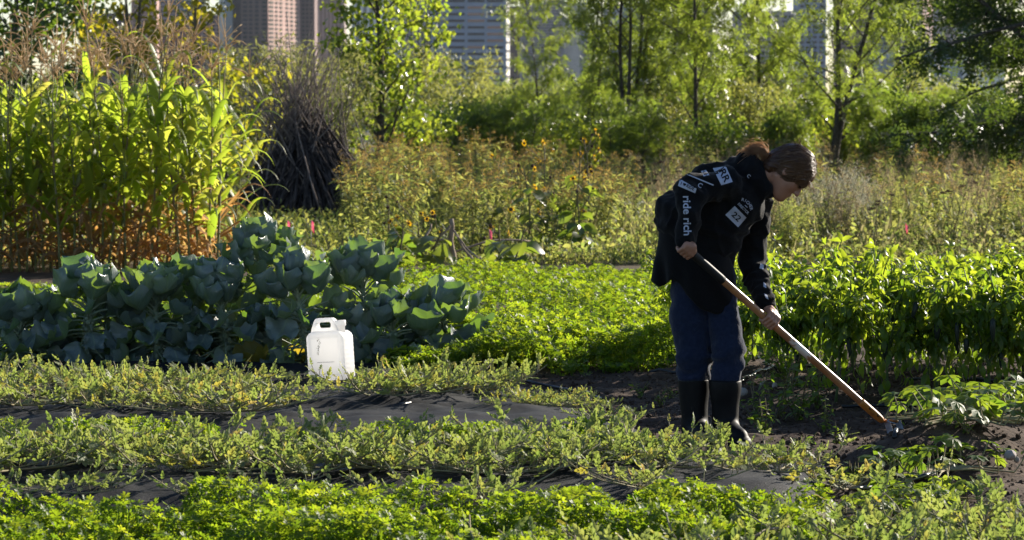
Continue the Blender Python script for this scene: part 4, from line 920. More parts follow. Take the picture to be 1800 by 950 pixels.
# ------------------------------------------------------------------ peppers
PL = leaf_tpl(4, .42, .35, 1.1, .42, wave=.02)
def fruit_path(p, r, L=.10): return np.array([p, p + (0, 0, -.012), p + (r.normal(0, .004), 0, -L * .4), p + (r.normal(0, .008), 0, -L * .8), p + (0, 0, -L)])
def make_pepper(seed, h=.78):
    r = R_(seed); st, lf = MB(), MB(); fr = []
    p = curve_path((0, 0, 0), (r.normal(0, .05), r.normal(0, .05), 1), h * .38, 4, r, .04, 0); st.tube(p, np.linspace(.009, .007, 5), 6)
    tips = []
    for i in range(7):
        az = i * 2.4 + r.uniform(-.4, .4); b = curve_path(p[-1 - (i % 2)], (math.cos(az) * .62, math.sin(az) * .62, 1), h * .62 * r.uniform(.75, 1.12), 6, r, .10, .3); st.tube(b, np.linspace(.006, .0025, 7), 5, cap=False)
        tips.append(b)
        for j in range(3):
            k = int(r.integers(1, 5)); a2 = az + r.normal(0, 1.0); c = curve_path(b[k], (math.cos(a2) * .9, math.sin(a2) * .9, .7), h * .28 * r.uniform(.6, 1.1), 4, r, .12, -.1); st.tube(c, np.linspace(.004, .002, 5), 4, cap=False); tips.append(c)
    for b in tips:
        n = 24; u = r.uniform(.05, 1, n) ** .7 * (len(b) - 1.01); k = u.astype(int); f = (u - k)[:, None]; q = b[k] * (1 - f) + b[k + 1] * f
        az = r.uniform(0, 6.28, n); out = np.stack([np.cos(az), np.sin(az), r.uniform(-.9, .35, n)], -1)
        lf.stamp(PL, frames(out, np.tile((0, 0, 1.0), (n, 1)) + r.normal(0, .35, (n, 3)), r.uniform(.042, .080, n)), q + out * .02, 0)
        n = 3; out = np.stack([r.normal(0, .7, n), r.normal(0, .7, n), r.uniform(.1, 1, n)], -1)
        lf.stamp(PL, frames(out, r.normal(size=(n, 3)) + (0, 0, 1), r.uniform(.04, .075, n)), np.tile(b[-1], (n, 1)), 0, r.uniform(.6, 1, n))
    # hanging lower leaves
    n = 56; az = r.uniform(0, 6.28, n); rr = r.uniform(.05, .20, n); z = r.uniform(.10, .5, n) * h / .78
    out = np.stack([np.cos(az) * .5, np.sin(az) * .5, r.uniform(-1.6, -.2, n)], -1)
    lf.stamp(PL, frames(out, np.stack([np.cos(az), np.sin(az), np.full(n, .6)], -1) + r.normal(0, .2, (n, 3)), r.uniform(.05, .085, n)), np.stack([np.cos(az) * rr, np.sin(az) * rr, z], -1), 0, r.uniform(0, .6, n))
    for i in range(int(r.integers(3, 6))):
        b = tips[int(r.integers(len(tips)))]; k = int(r.integers(0, 3)); f = MB(); L = r.uniform(.08, .13); wd = r.uniform(.6, 1)
        az = r.uniform(0, 6.28); o = np.array((math.cos(az), math.sin(az), 0)) * r.uniform(.06, .13)
        f.tube(fruit_path(b[k] + o, r, L), np.array((.006, .019, .021, .014, .004)) * wd, 9); fr.append(('pepper_fruit', f.mesh('pepper_fruit', M['pepper_fruit'])))
    return [('stem', st.mesh('stem', M['pepper_stem'])), ('foliage', lf.mesh('foliage', M['pepper']))] + fr
PEP = [make_pepper(700 + i, .70 + .03 * (i % 4)) for i in range(9)]
r = R_(77)
prow = [(18.25, 'front row'), (18.95, 'second row'), (19.7, 'third row'), (20.6, 'back row')]
for k, (y, lb) in enumerate(prow):
    x = max(endP(y) + .12, 1.12); i = 0
    while x < 3.3 + .12 * k:
        first = i == 0
        s = r.uniform(.87, 1.05)
        yy = y + r.normal(0, .07)
        plant('pepper_plant', PEP[int(r.integers(9))], (x, yy, gsmooth(x, yy)), r.uniform(0, 6.28), s, (f'pepper plant at the head of the {lb}, nearest the woman' if first else f'bushy pepper plant with drooping leaves in the {lb}'), 'pepper plant', None if first else f'pepper plants in the {lb}')
        x += r.uniform(.24, .33); i += 1

# ------------------------------------------------------------------ squash vine on the right, weeds on the path
def fan_tpl():
    l = leaf_tpl(3, .62, .25, .4, .6); it = [(l, rotz(a) * s, np.zeros(3)) for a, s in ((0, .75), (.75, .68), (-.75, .68), (1.6, .55), (-1.6, .55))]
    return merge_tpl(it)
FAN = fan_tpl()
M['squash'] = leaf_mat('squash_leaf', [(0, (.05, .10, .02)), (1, (.10, .14, .03))], [(0, (.20, .36, .02)), (1, (.42, .48, .04))], .45, .55, .35)
def make_squash(seed, n=46, size=.095, R=.30, H=.13):
    r = R_(seed); st, lf = MB(), MB()
    for i in range(n):
        a = r.uniform(0, 6.28); rr = R * math.sqrt(r.random()); b0 = np.array((math.cos(a) * rr, math.sin(a) * rr, .02)); z = H * r.uniform(.35, 1.1) * (1 - .4 * rr / R)
        st.tube(np.array([(0, 0, .02), b0 * .5 + (0, 0, .02), b0]), .004, 4, cap=False); q = b0 + np.array((r.normal(0, .03), r.normal(0, .03), z)); st.tube(np.array([b0, (b0 + q) / 2 + r.normal(0, .008, 3), q]), .003, 4, cap=False)
        d = np.array((math.cos(a) + r.normal(0, .5), math.sin(a) + r.normal(0, .5), r.uniform(-.4, .2)))
        lf.stamp(FAN, frames(d[None], np.array((r.normal(0, .4), r.normal(0, .4), 1.0))[None], size * r.uniform(.6, 1.15)), q[None], 0, r.random())
    return [('stem', st.mesh('stem', M['melon_stem'])), ('foliage', lf.mesh('foliage', M['squash']))]
SQ = [make_squash(800 + i) for i in range(4)]
for i, (px, py, sc, lb) in enumerate([(1540, 856, .5, 'at the lower tip of the ridge by the black hose'), (1585, 842, .62, 'second from the lower tip of the ridge'), (1628, 820, .75, 'third from the lower tip of the ridge'), (1664, 796, .85, 'in the middle of the ridge, in shade'), (1695, 768, .95, 'above the stony slope'), (1722, 742, 1.0, 'with pale sunlit leaves near the peppers'), (1760, 726, 1.05, 'second from the top of its ridge'), (1795, 712, 1.05, 'topmost of its ridge at the edge of the view'), (1850, 700, 1.0, 'beyond the topmost one, cut by the edge of the view')]):
    x, y, _ = Gp(px, py, .14); plant('squash_vine', SQ[i % 4], (x, y, float(ground_z(x, y))), i * 1.1, sc * (1.12 if i < 3 else 1.3), 'squash vine ' + lb, 'squash vine')
SHB = [('stem', None)]
def make_weed(seed, h=.3, n=60, size=.05):
    r = R_(seed); st, lf = MB(), MB()
    for s in range(6):
        a = r.uniform(0, 6.28); p = curve_path((0, 0, 0), (math.cos(a) * .6, math.sin(a) * .6, 1), h * r.uniform(.6, 1.1), 5, r, .1, .1); st.tube(p, np.linspace(.004, .002, 6), 4, cap=False)
        stem_leaves(lf, p, n // 6, r, size, 0, LEAF_OVAL)
    return [('stem', st.mesh('stem', M['weed_stem'])), ('foliage', lf.mesh('foliage', M['squash']))]
WD = [make_weed(820 + i) for i in range(3)]; WS = [make_weed(830, .09, 24, .028), make_weed(831, .07, 18, .024)]
for i, (px, py, sc) in enumerate([(1330, 722, .9), (1365, 715, 1.15), (1400, 718, 1.2), (1435, 708, 1.1), (1390, 690, 1.1), (1345, 740, .8), (1450, 735, .7)]):
    x, y, _ = Gp(px, py, .06); plant('broadleaf_weed', WD[i % 3], (x, y, float(ground_z(x, y))), i, sc, 'leafy weed in the shade before the peppers, ' + ['nearest the boots', 'second from the boots', 'tallest of the clump', 'nearest the front pepper row', 'at the back of the clump', 'lowest in front of the boots', 'closest to the hoe blade'][i], 'weed')
for i, (px, py) in enumerate([(1182, 694), (1160, 705), (1500, 842), (1545, 860), (1470, 770), (1620, 905), (1700, 822), (1730, 800), (1410, 800), (1440, 835), (1670, 870), (1125, 690), (1100, 650), (1580, 745), (1640, 755)]):
    x, y, _ = Gp(px, py, .03); plant('weed_seedling', WS[i % 2], (x, y, float(ground_z(x, y))), i, 1 + .3 * (i % 3), 'small green weed seedling sprouting from the bare soil', 'weed', 'weed seedlings on the bare soil')
# tall bolted shoot at the lower right corner
# ------------------------------------------------------------------ solid shapes from distance fields
def smin(a, b, k):
    h = np.clip(.5 + .5 * (b - a) / k, 0, 1); return b * (1 - h) + a * h - k * h * (1 - h)
def smax(a, b, k): return -smin(-a, -b, k)
def cap(p, a, b, ra, rb=None):
    rb = ra if rb is None else rb; a = np.asarray(a, float); b = np.asarray(b, float); ab = b - a
    t = np.clip((p - a) @ ab / max(ab @ ab, 1e-9), 0, 1); return np.linalg.norm(p - a - t[:, None] * ab, axis=1) - (ra + t * (rb - ra))
def ell(p, c, R, rad):
    q = (p - np.asarray(c)) @ np.asarray(R); rad = np.asarray(rad, float)
    k0 = np.linalg.norm(q / rad, axis=1); k1 = np.linalg.norm(q / rad ** 2, axis=1); return k0 * (k0 - 1) / np.maximum(k1, 1e-6)
def rbox(p, c, R, half, rd):
    q = np.abs((p - np.asarray(c)) @ np.asarray(R)) - (np.asarray(half) - rd)
    return np.linalg.norm(np.maximum(q, 0), axis=1) + np.minimum(q.max(axis=1), 0) - rd
def surfnet(fn, lo, hi, h):
    """mesh of fn < 0 (naive surface nets)"""
    lo = np.asarray(lo, float); n = np.ceil((np.asarray(hi) - lo) / h).astype(int) + 1
    ax = [lo[i] + np.arange(n[i]) * h for i in range(3)]
    G = np.stack(np.meshgrid(*ax, indexing='ij'), -1).reshape(-1, 3)
    val = np.empty(len(G))
    for s in range(0, len(G), 400000): val[s:s + 400000] = fn(G[s:s + 400000])
    val = val.reshape(n); val = np.where(val == 0, 1e-7, val)
    m = n - 1; acc = np.zeros((*m, 3)); cnt = np.zeros(tuple(m))
    def sl(o): return tuple(slice(o[i], o[i] + m[i]) for i in range(3))
    cs = [(x, y, z) for x in (0, 1) for y in (0, 1) for z in (0, 1)]
    for c in cs:
        for a in range(3):
            if c[a] == 0:
                d = list(c); d[a] = 1; v0 = val[sl(c)]; v1 = val[sl(d)]; cr = (v0 < 0) != (v1 < 0)
                t = np.where(cr, v0 / np.where(cr, v0 - v1, 1), 0); cnt += cr
                for k in range(3):
                    acc[..., k] += np.where(cr, c[k] + (t if k == a else 0), 0)
    act = cnt > 0; idx = np.full(tuple(m), -1); idx[act] = np.arange(act.sum())
    base = np.stack(np.nonzero(act), -1); V = lo + (base + acc[act] / cnt[act][:, None]) * h
    F = []
    for a in range(3):
        b, c = (a + 1) % 3, (a + 2) % 3
        s0 = [slice(0, n[i]) for i in range(3)]; s1 = [slice(0, n[i]) for i in range(3)]
        s0[a] = slice(0, n[a] - 1); s1[a] = slice(1, n[a])
        for q in (b, c): s0[q] = slice(1, n[q] - 1); s1[q] = slice(1, n[q] - 1)
        v0 = val[tuple(s0)]; v1 = val[tuple(s1)]; cr = (v0 < 0) != (v1 < 0); ii = np.stack(np.nonzero(cr), -1)
        if not len(ii): continue
        o = np.zeros(3, int); o[b] = 1; o[c] = 1; e = ii + o
        def at(db, dc): q = e.copy(); q[:, b] -= db; q[:, c] -= dc; return idx[q[:, 0], q[:, 1], q[:, 2]]
        quad = np.stack([at(1, 1), at(0, 1), at(0, 0), at(1, 0)], -1); neg = v0[cr] < 0
        quad[~neg] = quad[~neg][:, ::-1]; F.append(quad)
    return V, np.concatenate(F)
def smooth_v(V, F, it=2, k=.5):
    e = np.concatenate([F[:, [0, 1]], F[:, [1, 2]], F[:, [2, 3]], F[:, [3, 0]]]); n = len(V)
    for _ in range(it):
        s = np.zeros_like(V); c = np.zeros(n)
        for a, b in ((0, 1), (1, 0)): np.add.at(s, e[:, a], V[e[:, b]]); np.add.at(c, e[:, a], 1)
        V = V * (1 - k) + k * s / np.maximum(c, 1)[:, None]
    return V

# ------------------------------------------------------------------ the woman hoeing
YP = 16.5
def pp(px, py, d=0.0): return P(px, py, YP + d)
M['skin'] = simple_mat('skin', (.30, .15, .095), .5, .4, noise=(12, (.36, .18, .12), .35, .7))
M['hoodie'] = simple_mat('black_cotton', (.0048, .005, .006), .9, .12, bump=.25, bscale=160, sheen=.06)
M['shirt'] = simple_mat('black_jersey', (.004, .0042, .005), .88, .12, bump=.2, bscale=120, sheen=.05)
M['trouser'] = simple_mat('navy_fleece', (.0075, .013, .033), .95, .12, noise=(60, (.012, .019, .043), .4, .65), bump=.3, bscale=110, sheen=.15)
M['boot'] = simple_mat('black_rubber', (.005, .005, .0055), .55, .12, noise=(7, (.014, .013, .012), .5, .7))
M['print'] = simple_mat('pale_print', (.36, .39, .48), .8, .15, noise=(25, (.42, .45, .54), .35, .65), bump=.3, bscale=90)
M['hair'] = None
def hair_mat():
    m, nt, b = mat_new('brown_hair'); L = nt.links.new
    at = N(nt, 'ShaderNodeAttribute', attribute_name='lc'); mp = N(nt, 'ShaderNodeMapping'); mp.inputs['Scale'].default_value = (60, 3, 1); L(at.outputs['Vector'], mp.inputs[0])
    tx = N(nt, 'ShaderNodeTexNoise'); tx.inputs['Scale'].default_value = 1.0; tx.inputs['Detail'].default_value = 4; L(mp.outputs[0], tx.inputs[0])
    c = ramp(nt, [(.3, (.022, .010, .005)), (.55, (.055, .025, .011)), (.75, (.13, .06, .027))], tx.outputs[0]); L(c, b.inputs['Base Color'])
    b.inputs['Roughness'].default_value = .30; b.inputs['Specular IOR Level'].default_value = .4
    bp = N(nt, 'ShaderNodeBump'); bp.inputs['Strength'].default_value = .6; bp.inputs['Distance'].default_value = .004; L(tx.outputs[0], bp.inputs['Height']); L(bp.outputs[0], b.inputs['Normal'])
    tr = N(nt, 'ShaderNodeBsdfTranslucent'); tr.inputs[0].default_value = (.5, .2, .07, 1); mix = N(nt, 'ShaderNodeMixShader'); mix.inputs[0].default_value = .18
    L(b.outputs[0], mix.inputs[1]); L(tr.outputs[0], mix.inputs[2]); L(mix.outputs[0], nt.nodes['Material Output'].inputs[0]); return m
M['hair'] = hair_mat(); M['strand'] = leaf_mat('hair_strand', [(0, (.045, .022, .011)), (.6, (.13, .068, .032)), (1, (.30, .17, .09))], [(0, (.2, .09, .04)), (1, (.6, .35, .18))], .2, .35, .4, objvar=0)
base_c = pp(1247, 785); base_c[2] = 0
woman = empty('person', tuple(base_c), 0, 'woman bent over hoeing, in black printed hoodie, navy trousers and tall black rubber boots', 'person')
def attach(o, root):
    o.parent = root; o.matrix_parent_inverse = Matrix.Translation(-Vector(root.location)); return o
def net_obj(name, fn, lo, hi, h, mat, root, sm=2, post=None):
    V, F = surfnet(fn, lo, hi, h); V = smooth_v(V, F, sm)
    if post is not None: V = post(V)
    b = MB(); b.add(V, F); o = b.build(name, mat); return attach(o, root), V, F

# ---- hoe line: from the right hand to the blade
H0 = pp(1192, 424, -.30); Hend = P(1552, 741, 16.72)
hoe_ax = unit(Hend - H0)
def hoe_at(px): t = (px - 1192.0) / (1552 - 1192.0); return H0 + (Hend - H0) * t
# ---- head frame
hf = np.array((.56, -.12, -.82)); hf = unit(hf); hs = unit(np.cross((.83, 0, .55), hf)); hu = np.cross(hf, hs); hs = np.cross(hu, hf)
# hs must point to the camera side (her right)
if hs[1] > 0: hs = -hs
HR = np.stack([hf, hu, hs], -1); HO = pp(1387, 304, -.02)
def hp(f, u, s=0.0): return HO + hf * f + hu * u + hs * s
def head_fn(p):
    d = ell(p, hp(-.012, .03), HR, (.098, .094, .076))
    d = smin(d, ell(p, hp(.035, -.035), HR, (.056, .078, .060)), .03)             # face block
    d = smin(d, cap(p, hp(.058, -.092), hp(-.015, -.052, .042), .028, .022), .03)     # jaws
    d = smin(d, cap(p, hp(.058, -.092), hp(-.015, -.052, -.042), .028, .022), .03)
    d = smin(d, ell(p, hp(.075, -.10), HR, (.018, .017, .020)), .015)             # chin
    d = smin(d, cap(p, hp(.088, .012), hp(.108, -.028), .007, .0115), .012)        # nose
    for s in (-1, 1):
        d = smin(d, ell(p, hp(.098, -.032, s * .011), HR, (.009, .007, .007)), .006)
        d = smax(d, -ell(p, hp(.098, .012, s * .031), HR, (.017, .011, .018)), .014)  # eye hollow
        d = smin(d, ell(p, hp(.074, .012, s * .031), HR, (.013, .012, .014)), .006)    # lid
        d = smin(d, cap(p, hp(.084, .031, s * .014), hp(.070, .030, s * .048), .008), .010)  # brow
        d = smin(d, ell(p, hp(.052, -.025, s * .045), HR, (.022, .020, .016)), .02)    # cheek
        e = ell(p, hp(-.008, -.004, s * .078), HR, (.020, .032, .010)); e = smax(e, -ell(p, hp(-.004, -.002, s * .088), HR, (.011, .020, .010)), .006)
        d = smin(d, e, .006)                                                       # ear
    d = smin(d, ell(p, hp(.090, -.058), HR, (.010, .0055, .019)), .005)            # lips
    d = smin(d, ell(p, hp(.088, -.070), HR, (.010, .0065, .016)), .005)
    d = smax(d, -ell(p, hp(.103, -.064), HR, (.010, .002, .020)), .003)
    nk = cap(p, pp(1318, 318, .0), hp(-.035, -.02), .052, .050)
    return smin(d, nk, .025)
c = HO
parts_V = []; parts_F = []; nV = 0
def addp(V, F):
    global nV
    parts_V.append(V); parts_F.append(F + nV); nV += len(V)
V, F = surfnet(head_fn, c - .24, c + .20, .0042); addp(smooth_v(V, F, 1, .3), F)
# torso, arms and legs under the clothes
J = dict(S=pp(1278, 324, -.10), E=pp(1212, 336, -.215), W=pp(1205, 424, -.27), S2=pp(1334, 362, .13), E2=pp(1320, 455, .15), W2=pp(1345, 536, -.02))
def body_fn(p):
    d = cap(p, pp(1222, 425, .05), pp(1290, 345, .02), .09, .10)
    d = smin(d, cap(p, J['S'], J['E'], .05, .045), .03); d = smin(d, cap(p, J['E'], J['W'], .045, .028), .02)
    d = smin(d, cap(p, J['S2'], J['E2'], .05, .044), .03); d = smin(d, cap(p, J['E2'], J['W2'], .044, .027), .02)
    d = smin(d, cap(p, pp(1290, 345, .02), pp(1330, 318, 0), .09, .05), .05)
    for a, k, f in (((1216, 490, .02), (1218, 610, .0), (1220, 750, .0)), ((1262, 500, .05), (1277, 605, -.05), (1274, 750, -.08))):
        d = smin(d, cap(p, pp(*a), pp(*k), .055, .05), .02); d = smin(d, cap(p, pp(*k), pp(*f), .055, .04), .02)
    return d
lo = pp(1140, 790, -.45); hi = pp(1375, 285, .4)
V, F = surfnet(body_fn, np.minimum(lo, hi) - .03, np.maximum(lo, hi) + .03, .014); addp(smooth_v(V, F, 2), F)
# hands: fingers close round the handle
def grip_hand(C, ax, back, wrist, sgn, hs_=1.0, rh=.018):
    """C point on the handle axis, ax axis from little finger to index, back = direction of the back of the hand, wrist point"""
    ax = unit(ax); bk = unit(back - ax * (back @ ax)); sd = np.cross(ax, bk) * sgn
    def q(s, ang, rad): return C + ax * s + (bk * math.cos(ang) + sd * math.sin(ang)) * rad
    segs = []
    for i, (s, L) in enumerate(((-.030, .85), (-.010, 1.0), (.011, 1.05), (.031, .98))):
        rf = (.0078, .0088, .0092, .0088)[i] * hs_; R = rh + rf * .95
        an = [-.55, .30, 1.35, 2.45, 3.25]; an = [-.55 + (a + .55) * (.92 + .08 * L) for a in an]
        rr = [R + .016, R + .012, R + .003, R, R]
        pts = [q(s * .95, a, r_) for a, r_ in zip(an, rr)]
        for k in range(4): segs.append((pts[k], pts[k + 1], rf * (1.15 - .09 * k), rf * (1.08 - .09 * k)))
    palm = [(q(-.022, -1.0, rh + .020), q(.026, -1.0, rh + .021), .0165, .0175), (q(-.018, -.5, rh + .019), q(.026, -.5, rh + .020), .0135, .0145)]
    heel = q(0, -1.25, rh + .026); palm.append((heel, wrist, .022, .0255))
    th = [q(.012, -1.55, rh + .017), q(.034, -2.05, rh + .0125), q(.046, -2.75, rh + .0105), q(.047, -3.45, rh + .0095)]
    for k in range(3): segs.append((th[k], th[k + 1], (.0135, .0105, .0095)[k], (.0105, .0095, .0082)[k]))
    def fn(p):
        d = None
        for a, b, ra, rb in palm: e = cap(p, a, b, ra, rb); d = e if d is None else smin(d, e, .012)
        for a, b, ra, rb in segs: d = smin(d, cap(p, a, b, ra, rb), .0045)
        return d
    pts = np.array([x for s_ in palm + segs for x in s_[:2]])
    V, F = surfnet(fn, pts.min(0) - .035, pts.max(0) + .035, .0030); addp(smooth_v(V, F, 1, .35), F)
LH = hoe_at(1347); grip_hand(LH, hoe_ax, np.array((.35, -.75, .35)), J['W2'] + np.array((0, 0, -.005)), 1)
RHc = hoe_at(1206); grip_hand(RHc, -hoe_ax, np.array((-.45, -.7, -.25)), J['W'] + np.array((0, 0, -.01)), -1)
b = MB()
for V, F in zip(parts_V, parts_F): pass
b.add(np.concatenate(parts_V), np.concatenate(parts_F)); attach(b.build('body', M['skin']), woman)
# eyelashes and brows
b = MB()
for s in (-1, 1):
    b.tube([hp(.088, .004, s * .020), hp(.091, .002, s * .031), hp(.084, .004, s * .044)], [.002, .0042, .002], 5)
    b.tube([hp(.094, .033, s * .014), hp(.089, .040, s * .030), hp(.074, .034, s * .050)], [.003, .0045, .002], 5)
attach(b.build('eyebrows', simple_mat('dark_brow', (.02, .012, .008), .8, .1)), woman)

# ---- hair
TIE = pp(1347, 288, -.02)
def hair_fn(p):
    q = (p - HO) @ HR; f, u, s = q[:, 0], q[:, 1], q[:, 2]
    v = p - TIE; ang = np.arctan2(v @ hs, v @ unit(np.cross(hs, HO - TIE))); r_ = np.linalg.norm(v, axis=1)
    gro = .0014 * np.sin(ang * 46 + 3 * np.sin(r_ * 22)) + .0012 * np.sin(ang * 19 + 1.3 + r_ * 30) + .0007 * np.sin(ang * 87 + r_ * 60)
    d = ell(p, hp(-.014, .034), HR, (.112, .108, .089))
    d = smin(d, cap(p, hp(-.085, -.02), TIE, .048, .026), .04)
    d = smin(d, ell(p, hp(-.070, -.050, .02), HR, (.036, .044, .05)), .03)
    # hairline
    line = np.interp(f, [-.15, -.085, -.05, -.02, .005, .03, .055, .078, .10, .13], [-.12, -.10, -.085, -.02, .030, .022, .030, .055, .058, .05]) + .004 * np.sin(f * 220 + s * 90)
    d = smax(d, (line - u) * .8, .010)
    return d + gro
def hair_uv(V):
    v = V - TIE; return np.stack([np.arctan2(v @ hs, v @ unit(np.cross(hs, HO - TIE))) / 3.0, np.linalg.norm(v, axis=1) / .2], -1)
V, F = surfnet(hair_fn, HO - .22, HO + .19, .0042); V = smooth_v(V, F, 1, .3)
b = MB(); b.add(V, F, 0, .5, hair_uv(V))
r = R_(91)
for i in range(1300):    # strands along the head towards the tie, a few flying off
    a = r.uniform(-1.5, 1.5); f0 = r.uniform(.02, .1); s0 = math.sin(a) * .085
    p0 = hp(f0, .034 + math.sqrt(max(0, 1 - (f0 + .014) ** 2 / .0128 - s0 ** 2 / .008)) * .109 if (f0 + .014) ** 2 / .0128 + s0 ** 2 / .008 < 1 else .04, s0)
    p1 = TIE + r.normal(0, .012, 3); ts_ = np.linspace(0, 1, 9)[:, None]; q = p0 * (1 - ts_) + p1 * ts_
    cc = hp(-.014, .034); dv = (q - cc) @ HR / np.array((.113, .109, .09)); ln = np.linalg.norm(dv, axis=1, keepdims=True); off = r.uniform(.985, 1.03) + (r.random() < .06) * .09 * np.sin(ts_ * 3.1)
    q2 = cc + (dv / ln * off * np.array((.113, .109, .09))) @ HR.T; wgt = np.clip((1 - ts_) * 4, 0, 1); q = q2 * wgt + q * (1 - wgt)
    b.tube(q, np.linspace(.0008, .0005, 9), 3, 1, .25 + .5 * r.random())
for i in range(90):      # locks lying over one another, so the outline is uneven
    a = r.uniform(-1.5, 1.5); f0 = r.uniform(-.02, .105); s0 = math.sin(a) * .084; e_ = (f0 + .014) ** 2 / .0128 + s0 ** 2 / .008
    p0 = hp(f0, .034 + math.sqrt(max(0, 1 - e_)) * .109 if e_ < 1 else r.uniform(.035, .06), s0); p1 = TIE + r.normal(0, .014, 3); ts_ = np.linspace(0, 1, 10)[:, None]; q = p0 * (1 - ts_) + p1 * ts_
    cc = hp(-.014, .034); dv = (q - cc) @ HR / np.array((.113, .109, .09)); ln = np.linalg.norm(dv, axis=1, keepdims=True)
    off = r.uniform(.96, 1.01) + .02 * np.sin(ts_ * r.uniform(3, 9) + r.uniform(0, 6)); q2 = cc + (dv / ln * off * np.array((.113, .109, .09))) @ HR.T; wgt = np.clip((1 - ts_) * 3, 0, 1); q = q2 * wgt + q * (1 - wgt)
    b.tube(q, r.uniform(.003, .0075) * np.sin(np.linspace(.5, 2.9, 10)), 6, 1, r.uniform(.1, .6))
for i in range(60):      # wisps: at the nape, before the ear and over the brow
    k_ = i % 3; st_ = (hp(-.075, -.045, r.uniform(0, .06)), hp(r.uniform(.015, .035), .03, .078), hp(.088, .055, r.uniform(-.05, .05)))[k_]
    d_ = (hf * .4 - hu * 1.0, -hu + hf * .3 + hs * .1, hf * .7 - hu * .7)[k_] + r.normal(0, .35, 3)
    b.tube(curve_path(st_, d_, r.uniform(.025, .06), 5, r, .12, -.3), np.linspace(.0016, .0005, 6), 3, 1, r.uniform(.3, .9))
for i in range(70):      # flyaways standing off the crown
    a = r.uniform(0, 6.28); n_ = unit(hu * r.uniform(.5, 1) + hf * r.uniform(-.8, .8) + hs * r.uniform(-.5, .5)); st_ = hp(-.014, .034) + n_ * .103
    b.tube(curve_path(st_, n_ * .4 - hf * r.uniform(.2, 1) + r.normal(0, .3, 3), r.uniform(.02, .055), 5, r, .15, 0), .0006, 3, 1, .9)
# ponytail tossed up over the hood
pt = MB(); M['pony'] = simple_mat('sunlit_hair', (.15, .085, .048), .4, .5, noise=(40, (.30, .19, .11), .4, .65), tf=.5, tcol=(.95, .70, .48))  # paler, more translucent copy of the head hair, sunlight put into its colour
tail = [TIE, pp(1343, 270, -.03), pp(1335, 261, -.035), pp(1323, 262, -.03), pp(1311, 272, -.02), pp(1303, 283, .0)]
tail = np.array(tail); uu = np.linspace(0, 5, 26); k = np.minimum(uu.astype(int), 4); tp = tail[k] + (tail[k + 1] - tail[k]) * (uu - k)[:, None]
for _ in range(4): tp[1:-1] = (tp[:-2] + tp[1:-1] + tp[2:]) / 3
wr_ = np.interp(np.linspace(0, 1, 26), [0, .25, .55, 1], [.014, .028, .032, .022])
for i in range(300):
    o = r.normal(0, .5, 3); o /= max(1, np.linalg.norm(o)) ** (.35 if i % 4 == 0 else 1); n0 = int(r.integers(18, 27)); q = tp[:n0] + o * wr_[:n0, None] + np.cumsum(r.normal(0, .0006, (n0, 3)), 0)
    if r.random() < .35: q = q + np.linspace(0, 1, n0)[:, None] ** 2 * r.normal(0, .02, 3)
    pt.tube(q, np.linspace(.0016, .0007, n0), 3, 0, .5)
attach(b.build('hair', [M['hair'], M['strand']]), woman); attach(pt.build('ponytail', M['pony']), woman)

# ---- clothes
def folds(p, amp, s, seed, ax=(1, 1, 1)): return amp * (noise3(p * np.asarray(ax), s, seed) - .5) * 2
def px_of(p):
    """photo pixel of world points"""
    x, y, z = p[:, 0], p[:, 1], p[:, 2] - EYE
    dep = y * CP - z * SP; up = y * SP + z * CP
    return 900 + x / dep * FPX, 475 - up / dep * FPX
def hoodie_fn(p):
    d = cap(p, pp(1213, 392, .06), pp(1290, 350, .03), .150, .148)                        # back and chest
    d = smin(d, cap(p, pp(1240, 455, .06), pp(1262, 395, .04), .130, .14), .05)          # belly
    d = smin(d, ell(p, pp(1176, 374, .08), np.eye(3), (.065, .13, .095)), .03)             # blouse of cloth over the waist
    d = smin(d, cap(p, pp(1236, 308, .04), pp(1290, 318, .03), .05, .08), .04)            # shoulder blades
    sl = cap(p, J['S'], J['E'], .072, .066); sl = smin(sl, cap(p, J['E'], J['W'] + np.array((0, 0, .012)), .069, .049), .018)
    d = smin(d, sl, .040)
    s2 = cap(p, J['S2'], J['E2'], .066, .060); s2 = smin(s2, cap(p, J['E2'], J['W2'] + np.array((0, 0, .012)), .060, .043), .02)
    # wrinkles piled above the left cuff
    along = (p - J['E2']) @ unit(J['W2'] - J['E2']); s2 = s2 + .0045 * np.sin(along * 150 + 14 * p[:, 1] + 9 * noise3(p, .05, 4)) * sstep((along - .02) * 12)
    d = smin(d, s2, .016)
    # hood gathered round the neck
    h = cap(p, pp(1288, 299, .06), pp(1318, 302, -.02), .048, .070); h = smin(h, cap(p, pp(1318, 296, -.02), pp(1338, 334, -.04), .062, .050), .02)
    h = smin(h, cap(p, pp(1292, 293, .06), pp(1324, 288, .0), .04, .048), .03); h = smin(h, cap(p, pp(1336, 320, .05), pp(1349, 338, -.02), .045, .032), .02)
    h = h + .004 * np.sin((p @ unit(np.array((.8, .2, -.5)))) * 95 + 5 * noise3(p, .09, 8))
    d = smin(d, h, .014)
    big = folds(p, .013, .11, 3, (1, 1, .7)) + folds(p, .007, .05, 5, (1.2, 1, .8)) + folds(p, .003, .022, 7)
    rg = 1 - np.abs(2 * noise3(p * np.array((1.0, 1.0, .6)) + noise3(p, .07, 13)[:, None] * .05, .075, 12) - 1); big = big - .010 * rg ** 4
    # pulling folds from the armpit to the waist
    w = (p - pp(1270, 350)) @ unit(np.array((.55, .1, .83))); big = big + .005 * np.sin(w * 62 + 6 * noise3(p, .12, 9)) * (noise3(p, .16, 11) > .35)
    return d + big
lo = pp(1140, 560, -.48); hi = pp(1375, 262, .42)
hood, HV, HF = net_obj('hoodie', hoodie_fn, np.minimum(lo, hi) - .02, np.maximum(lo, hi) + .02, .0062, M['hoodie'], woman, 2)
